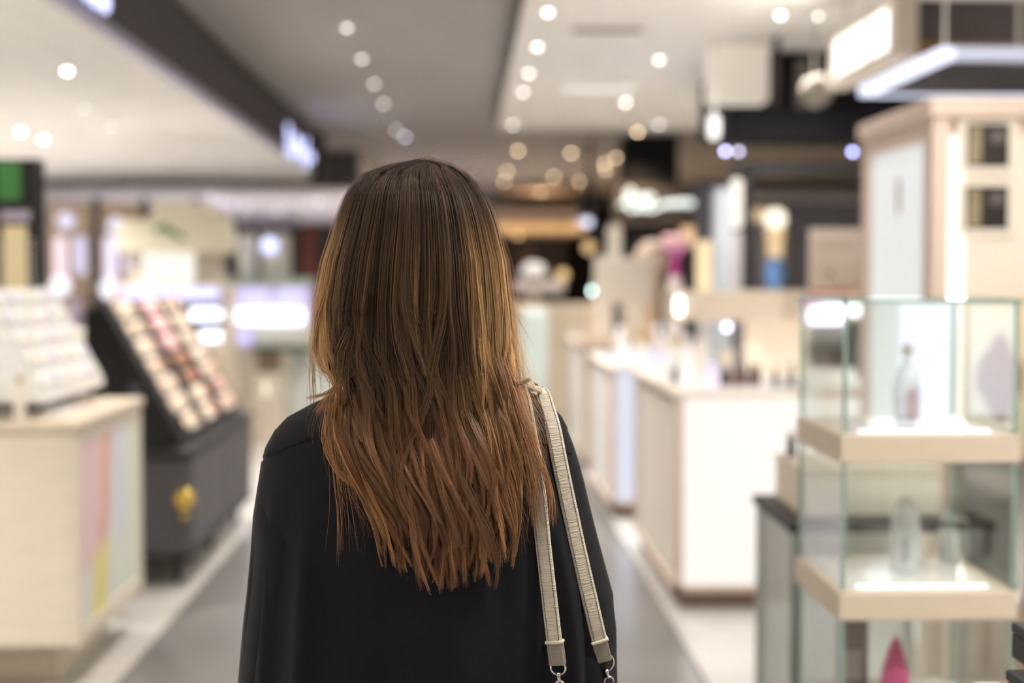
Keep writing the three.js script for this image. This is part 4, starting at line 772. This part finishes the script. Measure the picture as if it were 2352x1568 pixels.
// ---------------------------------------------------------------- hair: dyed strands, shading also put into their tones, over a dark under layer
{
  const HULL = [[1.637, -.0535, .0015, .004], [1.63, -.0585, .0395, .045], [1.619, -.0655, .0685, .071], [1.602, -.0655, .0875, .090], [1.591, -.065, .094, .098], [1.563, -.064, .106, .109], [1.507, -.0655, .1215, .120], [1.451, -.0675, .1295, .124], [1.394, -.065, .132, .126], [1.366, -.060, .126, .127], [1.345, -.0535, .120, .128], [1.32, -.051, .118, .1285], [1.2935, -.0467, .1185, .1295], [1.24, -.036, .1065, .130], [1.187, -.024, .092, .13], [1.134, -.0225, .0825, .13], [1.092, -.021, .06, .13]];
  const zc = -1.868;
  const TIPS = [[-.118, 1.135], [-.1, 1.125], [-.08, 1.150], [-.046, 1.10], [.015, 1.108], [.058, 1.135], [.072, 1.16], [.11, 1.20]];
  const tipY = x => { if (x <= TIPS[0][0]) return TIPS[0][1] + .03; for (let i = 1; i < TIPS.length; i++) if (x <= TIPS[i][0]) return mix(TIPS[i - 1][1], TIPS[i][1], (x - TIPS[i - 1][0]) / (TIPS[i][0] - TIPS[i - 1][0])); return 1.21; };
  const P = [], N = [], C = [], I = []; let nv = 0;
  const v3 = (x, y, z) => new THREE.Vector3(x, y, z);
  function ribbon(pts, outs, cols, w, twist) { // one strand: a thin ribbon with rounded normals
    const n = pts.length, T = v3(), S = v3(), O = v3();
    for (let i = 0; i < n; i++) {
      T.copy(pts[Math.min(n - 1, i + 1)]).sub(pts[Math.max(0, i - 1)]).normalize();
      O.copy(outs[i]).addScaledVector(T, -T.dot(outs[i])).normalize();
      S.crossVectors(T, O); const c = Math.cos(twist), s = Math.sin(twist), SS = S.clone().multiplyScalar(c).addScaledVector(O, s), OO = O.clone().multiplyScalar(c).addScaledVector(S, -s);
      const k = i / (n - 1), ww = w * .5 * (k > .75 ? mix(1, .25, (k - .75) / .25) : 1);
      for (const e of [-1, 1]) { P.push(pts[i].x + SS.x * ww * e, pts[i].y + SS.y * ww * e, pts[i].z + SS.z * ww * e); N.push(OO.x + SS.x * e * .9, OO.y + SS.y * e * .9, OO.z + SS.z * e * .9); C.push(...cols[i]); }
      if (i < n - 1) I.push(nv, nv + 1, nv + 2, nv + 1, nv + 3, nv + 2); nv += 2;
    }
  }
  const mixc = (a, b, t) => [mix(a[0], b[0], t), mix(a[1], b[1], t), mix(a[2], b[2], t)];
  const ROOT = [.052, .028, .016], DARK = [.027, .0150, .0115], GOLD = [.64, .372, .158], CARA = [.36, .175, .077], AUB = [.195, .090, .045];
  // point of a strand with angle f (0 = back), layer r, height y
  function place(f, r, y, lift = 0) {
    const [cx, w, d] = lerpTab(HULL, y), a = f, sn = Math.sin(a), cs = Math.cos(a);
    const x = cx + w * r * sn; let z = zc + (cs > 0 ? d : d * .82) * r * cs;
    const low = smooth(1.47, 1.335, y);
    if (low > 0) { const back = coatZ(x, y) + .004 + (r - .80) * .055 + lift; z = Math.max(z, mix(z, back, low)); }
    return v3(x, y, z);
  }
  function outward(f, y) { const low = smooth(1.47, 1.335, y), up = smooth(1.52, 1.637, y); return v3(Math.sin(f) * mix(1, .35, low), up * 2.2, Math.cos(f) * mix(1, 1, low) + .6 * low).normalize(); }
  const dome = 9, drop = 23;
  function ys(yEnd) { const a = []; for (let i = 0; i <= dome; i++) a.push(1.507 + .1295 * Math.cos(i / dome * Math.PI / 2)); for (let i = 1; i <= drop; i++) a.push(mix(1.507, yEnd, i / drop)); return a; }
  const LOCKS = 430, PER = 54;
  for (let k = 0; k < LOCKS; k++) {
    const u = (k + .5) / LOCKS * 2 - 1, cross = rnd() < .16, fl = (u + gauss() * .03) * 2.35, layer = rnd();           // whole way round, little at the face
    const baseR = cross ? 1.0 + rnd() * .03 : mix(.86, 1.0, Math.pow(layer, .6));
    const xe = lerpTab(HULL, 1.15)[0] + .1 * Math.sin(fl);
    let yEnd = tipY(xe) + Math.pow(rnd(), 2.0) * .13; if (Math.abs(fl) > 1.5) yEnd = Math.max(yEnd, 1.16 + rnd() * .14); if (cross) yEnd = 1.18 + rnd() * .18;
    const wv = .004 + rnd() * .009, wl = .15 + rnd() * .16, ph = rnd() * 6.28, drift = gauss() * (cross ? .55 : .20), lift = rnd() * .014;
    const bend = gauss() * .020 + .022 * smooth(.0, .07, xe) - .004, bulge = .003 + rnd() * .006;
    const side = smooth(.45, 1.25, Math.abs(fl + .12)), hi = clamp(Math.pow(rnd(), 1.8) * mix(.20, 1.0, side) + side * .34 * rnd() + side * .58 + (cross ? .12 : 0), 0, 1), tone = .62 + rnd() * .76;  // back locks darkened, side locks lightened: shading put into the strand colour
    const hook = fl < -1.0 ? 1 : 0, spread = .040 + rnd() * .045, tip = .10 + rnd() * .25, rootZ = -rnd() * .045, rootX = gauss() * .006;
    for (let q = 0; q < PER; q++) {
      const g0 = gauss(), df = g0 * spread, dr = gauss() * .012, fly = rnd() < .045, strandHi = clamp(hi + gauss() * mix(.08, .22, side), 0, 1), tn = tone * (.75 + rnd() * .5), ye = yEnd + Math.pow(rnd(), 1.6) * .055 + (fly ? rnd() * .08 - .02 : 0);
      const fa = gauss() * (fly ? .018 : .0025), fp = rnd() * 6.28, fb = gauss() * (fly ? .012 : .002), fr = gauss() * .0009, fw = 90 + rnd() * 120;
      const round = bulge * Math.max(0, 1 - g0 * g0);
      const pts = [], outs = [], cols = [];
      for (const y of ys(ye)) {
        const s = clamp((1.637 - y) / (1.637 - ye), 0, 1), L = smooth(1.48, 1.22, y), clump = mix(1.15, tip, smooth(.42, .97, s)) + (s > .9 ? (s - .9) * 2.2 : 0);
        let f = fl + df * clump + drift * L * (.4 + .6 * s); if (Math.abs(f) > 2.0) f = Math.sign(f) * mix(Math.abs(f), 1.95, smooth(1.605, 1.52, y));
        const r = baseR + dr * clump, o = outward(f, y);
        const p = place(f, r, y, lift);
        const am = wv * L, arch = (1.45 - y) / wl * 6.283 + ph, bd = bend * Math.pow(smooth(.62, 1.0, s), 1.5), rt = 1 - smooth(0, .10, s), ro = round * smooth(1.57, 1.42, y) * (1 - .6 * s);
        p.x += am * Math.sin(arch) + fa * s * s * Math.sin(s * 5 + fp) + bd + rt * rootX + o.x * ro + fr * Math.sin(y * fw + fp) * L;
        p.z += am * .5 * Math.cos(arch) + Math.abs(fb) * s * (Math.sin(s * 7 + fp) * .5 + .5) + rt * rootZ + o.z * ro;
        { const [hx, hw] = lerpTab(HULL, y), e = (p.x - hx) / (hw * .99); if (Math.abs(e) > .88 && !fly) p.x = hx + hw * .99 * Math.sign(e) * (.88 + .13 * (1 - Math.exp(-(Math.abs(e) - .88) / .13))); if (hook > 0 && p.x < hx) p.x += hook * .030 * Math.exp(-(((y - 1.349) / .013) ** 2)) * smooth(.5, 1, -(p.x - hx) / hw); }
        p.y += (fly ? Math.abs(fa) * .25 * smooth(1.58, 1.637, y) : 0);
        pts.push(p); outs.push(o);
        const om = smooth(1.60, 1.47, y), lowr = smooth(1.40, 1.24, y);
        let c = mixc(ROOT, mixc(DARK, GOLD, Math.pow(strandHi, 1.4)), om); c = mixc(c, mixc(AUB, CARA, strandHi), lowr); cols.push(c.map(v => v * tn));
      }
      ribbon(pts, outs, cols, fly ? .0004 : .00065 + rnd() * .00045, gauss() * .4);
    }
  }
  // locks with a course of their own: flicks at the shoulders, strands over the strap, wisps at the crown
  function lock(ctrl, count, spreadM, w, tint, endFan = 1) {
    for (let q = 0; q < count; q++) {
      const o = [gauss() * spreadM, gauss() * spreadM * .6, gauss() * spreadM * .6], e = [gauss() * spreadM * endFan, gauss() * spreadM * endFan, gauss() * spreadM * .6 * endFan];
      const cv = new THREE.CatmullRomCurve3(ctrl.map((c, i) => { const t = i / (ctrl.length - 1); return v3(c[0] + mix(o[0], e[0], t), c[1] + mix(o[1], e[1], t), c[2] + mix(o[2], e[2], t)); })), pts = cv.getPoints(22), tn = .7 + rnd() * .6, hs = rnd();
      ribbon(pts, pts.map(p => v3((p.x + .05) * 3, .25, 1).normalize()), pts.map(() => mixc(tint, CARA, hs * .5).map(v => v * tn)), w, gauss() * .6);
    }
  }
  lock([[-.085, 1.46, -1.785], [-.118, 1.395, -1.768], [-.150, 1.358, -1.766], [-.178, 1.341, -1.775], [-.200, 1.335, -1.785]], 16, .004, .0005, CARA, .7);
  lock([[-.100, 1.44, -1.785], [-.140, 1.375, -1.770], [-.168, 1.342, -1.772], [-.186, 1.318, -1.768]], 34, .007, .0006, CARA, .8);
  lock([[.025, 1.44, -1.835], [.045, 1.385, -1.80], [.063, 1.353, -1.770], [.080, 1.358, -1.785]], 44, .005, .0007, AUB, .5);
  lock([[.035, 1.42, -1.81], [.064, 1.335, -1.757], [.088, 1.27, -1.738], [.103, 1.22, -1.733], [.106, 1.185, -1.731]], 22, .007, .0007, CARA, .9);
  lock([[.030, 1.42, -1.80], [.056, 1.33, -1.752], [.078, 1.25, -1.733], [.090, 1.18, -1.728]], 26, .008, .0007, AUB, 1.2);
  lock([[-.165, 1.33, -1.765], [-.172, 1.285, -1.757], [-.155, 1.245, -1.750], [-.118, 1.222, -1.742]], 60, .006, .0009, CARA, .7);
  lock([[-.160, 1.36, -1.770], [-.160, 1.28, -1.755], [-.152, 1.20, -1.748], [-.150, 1.15, -1.745]], 14, .010, .0005, CARA, 1.4);
  for (let q = 0; q < 70; q++) { const f = gauss() * 1.6, y = 1.637 - Math.pow(rnd(), 2) * .05, p = place(f, .99, y), o = outward(f, y), h = .003 + Math.pow(rnd(), 2) * .016, d = (rnd() - .5) * .05; lock([[p.x, p.y - .004, p.z], [p.x + o.x * h * .6 + d * .4, p.y + o.y * h * .7, p.z + o.z * h * .3], [p.x + o.x * h + d, p.y + o.y * h, p.z + o.z * h]], 1, .001, .00028, CARA); }
  for (let q = 0; q < 70; q++) { const s = rnd() < .5 ? -1 : 1, y = mix(1.40, 1.58, rnd()), [cx, w] = lerpTab(HULL, y), x = cx + s * w * .97; lock([[x, y, -1.85], [x + s * (.003 + rnd() * .006), y - .05, -1.85], [x + s * rnd() * .012, y - .11, -1.845], [x + s * rnd() * .012 - s * .004, y - .17, -1.84]], 1, .003, .00035, CARA); }
  // dark under layer: scalp shell and the mass below
  const rows = 46, cols = 64, base = nv;
  for (let j = 0; j <= rows; j++) { const y = j < 16 ? 1.507 + .125 * Math.cos(j / 16 * Math.PI / 2) : mix(1.507, 1.17, (j - 16) / (rows - 16)); for (let i = 0; i <= cols; i++) { const f = (i / cols * 2 - 1) * mix(2.0, Math.PI, smooth(1.575, 1.60, y)) * mix(1, .55, smooth(1.40, 1.2, y)), p = place(f, .83, y, -.004), o = outward(f, y); P.push(p.x, p.y, p.z); N.push(o.x, o.y, o.z); C.push(...DARK.map(v => v * .8)); nv++; } }
  for (let j = 0; j < rows; j++) for (let i = 0; i < cols; i++) { const a = base + j * (cols + 1) + i, b = a + cols + 1; I.push(a, b, a + 1, b, b + 1, a + 1); }
  const g = new THREE.BufferGeometry(); g.setAttribute('position', new THREE.Float32BufferAttribute(P, 3)); g.setAttribute('normal', new THREE.Float32BufferAttribute(N, 3)); g.setAttribute('color', new THREE.Float32BufferAttribute(C, 3)); g.setIndex(I);
  { const n = g.attributes.normal; for (let i = 0; i < n.count; i++) { const l = Math.hypot(n.getX(i), n.getY(i), n.getZ(i)) || 1; n.setXYZ(i, n.getX(i) / l, n.getY(i) / l, n.getZ(i) / l); } }
  const hm = new THREE.MeshPhysicalMaterial({ color: 0xffffff, vertexColors: true, roughness: .42, specularIntensity: .55, side: THREE.DoubleSide });
  const hair = part('hair', g, hm, person);
  hair.userData.label = 'long straight brown hair with golden highlights';
}

// ---------------------------------------------------------------- handbag on her shoulder
{
  const leatherBump = tex(128, 512, (u, v) => { const w = vnoise(u * 5, v * 90, 90), w2 = vnoise(u * 16 + 3 * w, v * 60, 60), r = Math.abs(w - .5) * 2; const c = 255 * clamp(.25 + .75 * smooth(0, .35, r) * (.7 + .3 * w2), 0, 1); return [c, c, c]; }, false);
  leatherBump.repeat.set(1, 6);
  const leather = mat([.66, .60, .50], .5, { bumpMap: leatherBump, bumpScale: .0011 });
  const edgeM = mat([.68, .61, .50], .55), thread = mat([.10, .075, .05], .8);
  const bag = thing('handbag', 'handbag on the woman with two cream leather shoulder straps and steel rings', 'handbag', [0, 0, 0]);
  function strap(ctrl, off, tilt, ringR) {
    // over the shoulder, then down the back
    const c3 = [[ctrl[0][0] - .012, 1.310, -1.935], [ctrl[0][0] - .008, 1.336, -1.905], [ctrl[0][0] - .004, 1.3455, -1.870], [ctrl[0][0], 1.345, -1.832]].concat(ctrl.slice(1).map(([x, y]) => [x, y, Math.max(coatZ(x, y), y < 1.12 ? coatZ(x, 1.12) : -9) + off + .004 * smooth(1.2, 1.0, y)]));
    const cv = new THREE.CatmullRomCurve3(c3.map(p => new THREE.Vector3(...p))), n = 150, W = .0095, H = .0022, pts = cv.getSpacedPoints(n), len = cv.getLength();
    const prof = [[-W, -H], [-W - .0008, 0], [-W, H], [-W * .72, H * 1.15], [0, H * 1.5], [W * .72, H * 1.15], [W, H], [W + .0008, 0], [W, -H], [0, -H]];
    const P = [], U = [], I = [], frames = [];
    for (let i = 0; i <= n; i++) {
      const T = pts[Math.min(n, i + 1)].clone().sub(pts[Math.max(0, i - 1)]).normalize(), O = new THREE.Vector3(tilt, .9 * smooth(1.31, 1.35, pts[i].y), 1 - .95 * smooth(1.325, 1.352, pts[i].y)); O.addScaledVector(T, -T.dot(O)).normalize();
      const S = new THREE.Vector3().crossVectors(T, O); frames.push([pts[i], S, O, T]);
      prof.concat([prof[0]]).forEach(([a, b], k) => { P.push(pts[i].x + S.x * a + O.x * b, pts[i].y + S.y * a + O.y * b, pts[i].z + S.z * a + O.z * b); U.push(k / prof.length, i / n * len); });
    }
    const m = prof.length + 1; for (let i = 0; i < n; i++) for (let k = 0; k < m - 1; k++) { const a = i * m + k, b = a + m; I.push(a, b, a + 1, b, b + 1, a + 1); }
    const g = new THREE.BufferGeometry(); g.setAttribute('position', new THREE.Float32BufferAttribute(P, 3)); g.setAttribute('uv', new THREE.Float32BufferAttribute(U, 2)); g.setIndex(I); g.computeVertexNormals();
    leather.side = THREE.DoubleSide;
    const s = part('strap', g, leather, bag);
    const st = [], q = new THREE.Matrix4();
    for (let i = 4; i < n - 1; i++) for (const e of [-1, 1]) { const [p, S, O, T] = frames[i]; const b = new THREE.BoxGeometry(.0009, len / n * .72, .0009); q.makeBasis(S, T, O).setPosition(p.x + S.x * e * W * .72 + O.x * H * 1.18, p.y + S.y * e * W * .72 + O.y * H * 1.18, p.z + S.z * e * W * .72 + O.z * H * 1.18); st.push(b.applyMatrix4(q)); }
    part('stitching', st, thread, s);
    // folded end, keeper loop, ring and clip
    const [p, S, O, T] = frames[n], place = (gg, dy, dz = 0, rot = 0) => { gg.rotateZ(rot); q.makeBasis(S.clone().negate(), T.clone().negate(), O).setPosition(p.x + T.x * dy + O.x * dz, p.y + T.y * dy + O.y * dz, p.z + T.z * dy + O.z * dz); return gg.applyMatrix4(q); };
    part('folded_end', [place(new RoundedBoxGeometry(.0205, .030, .004, 2, .0018), .012, .001), place(new RoundedBoxGeometry(.0205, .030, .003, 2, .0014), .012, -.0055)], leather, s);
    part('keeper', place(new RoundedBoxGeometry(.0235, .0042, .0125, 2, .0018), -.003, -.001), edgeM, s);
    part('ring', place(new THREE.TorusGeometry(ringR, .0014, 10, 36, Math.PI * 2), .030, -.002), M.steel, s);
    const clipY = .030 + ringR;
    const cl = part('clip', [place(new THREE.CylinderGeometry(.0024, .0024, .010, 12), clipY + .003, 0), place(new THREE.SphereGeometry(.0036, 12, 8), clipY - .001, 0), place(new THREE.TorusGeometry(.006, .0016, 8, 20), clipY + .013, 0)], M.steel, s);
    return [p, T];
  }
  strap([[.066, 1.35], [.071, 1.336], [.076, 1.314], [.080, 1.287], [.085, 1.26], [.091, 1.207], [.096, 1.153], [.102, 1.099], [.107, 1.055], [.110, 1.030]], .007, -.35, .0095);
  strap([[.086, 1.350], [.097, 1.338], [.104, 1.319], [.111, 1.293], [.117, 1.26], [.130, 1.196], [.143, 1.136], [.157, 1.076], [.166, 1.038], [.170, 1.021]], .008, .12, .0125);
  // bag body hangs below the view
  part('bag_body', bx(.00, .28, .68, .935, -1.700, -1.60, .02), leather, bag);
  part('bag_flap', bx(-.003, .283, .80, .94, -1.703, -1.592, .018), leather, bag);
  part('bag_tab', [bx(.105, .125, .92, .966, -1.709, -1.703), bx(.165, .185, .92, .952, -1.709, -1.703)], leather, bag);
}

renderer.render(scene, camera);
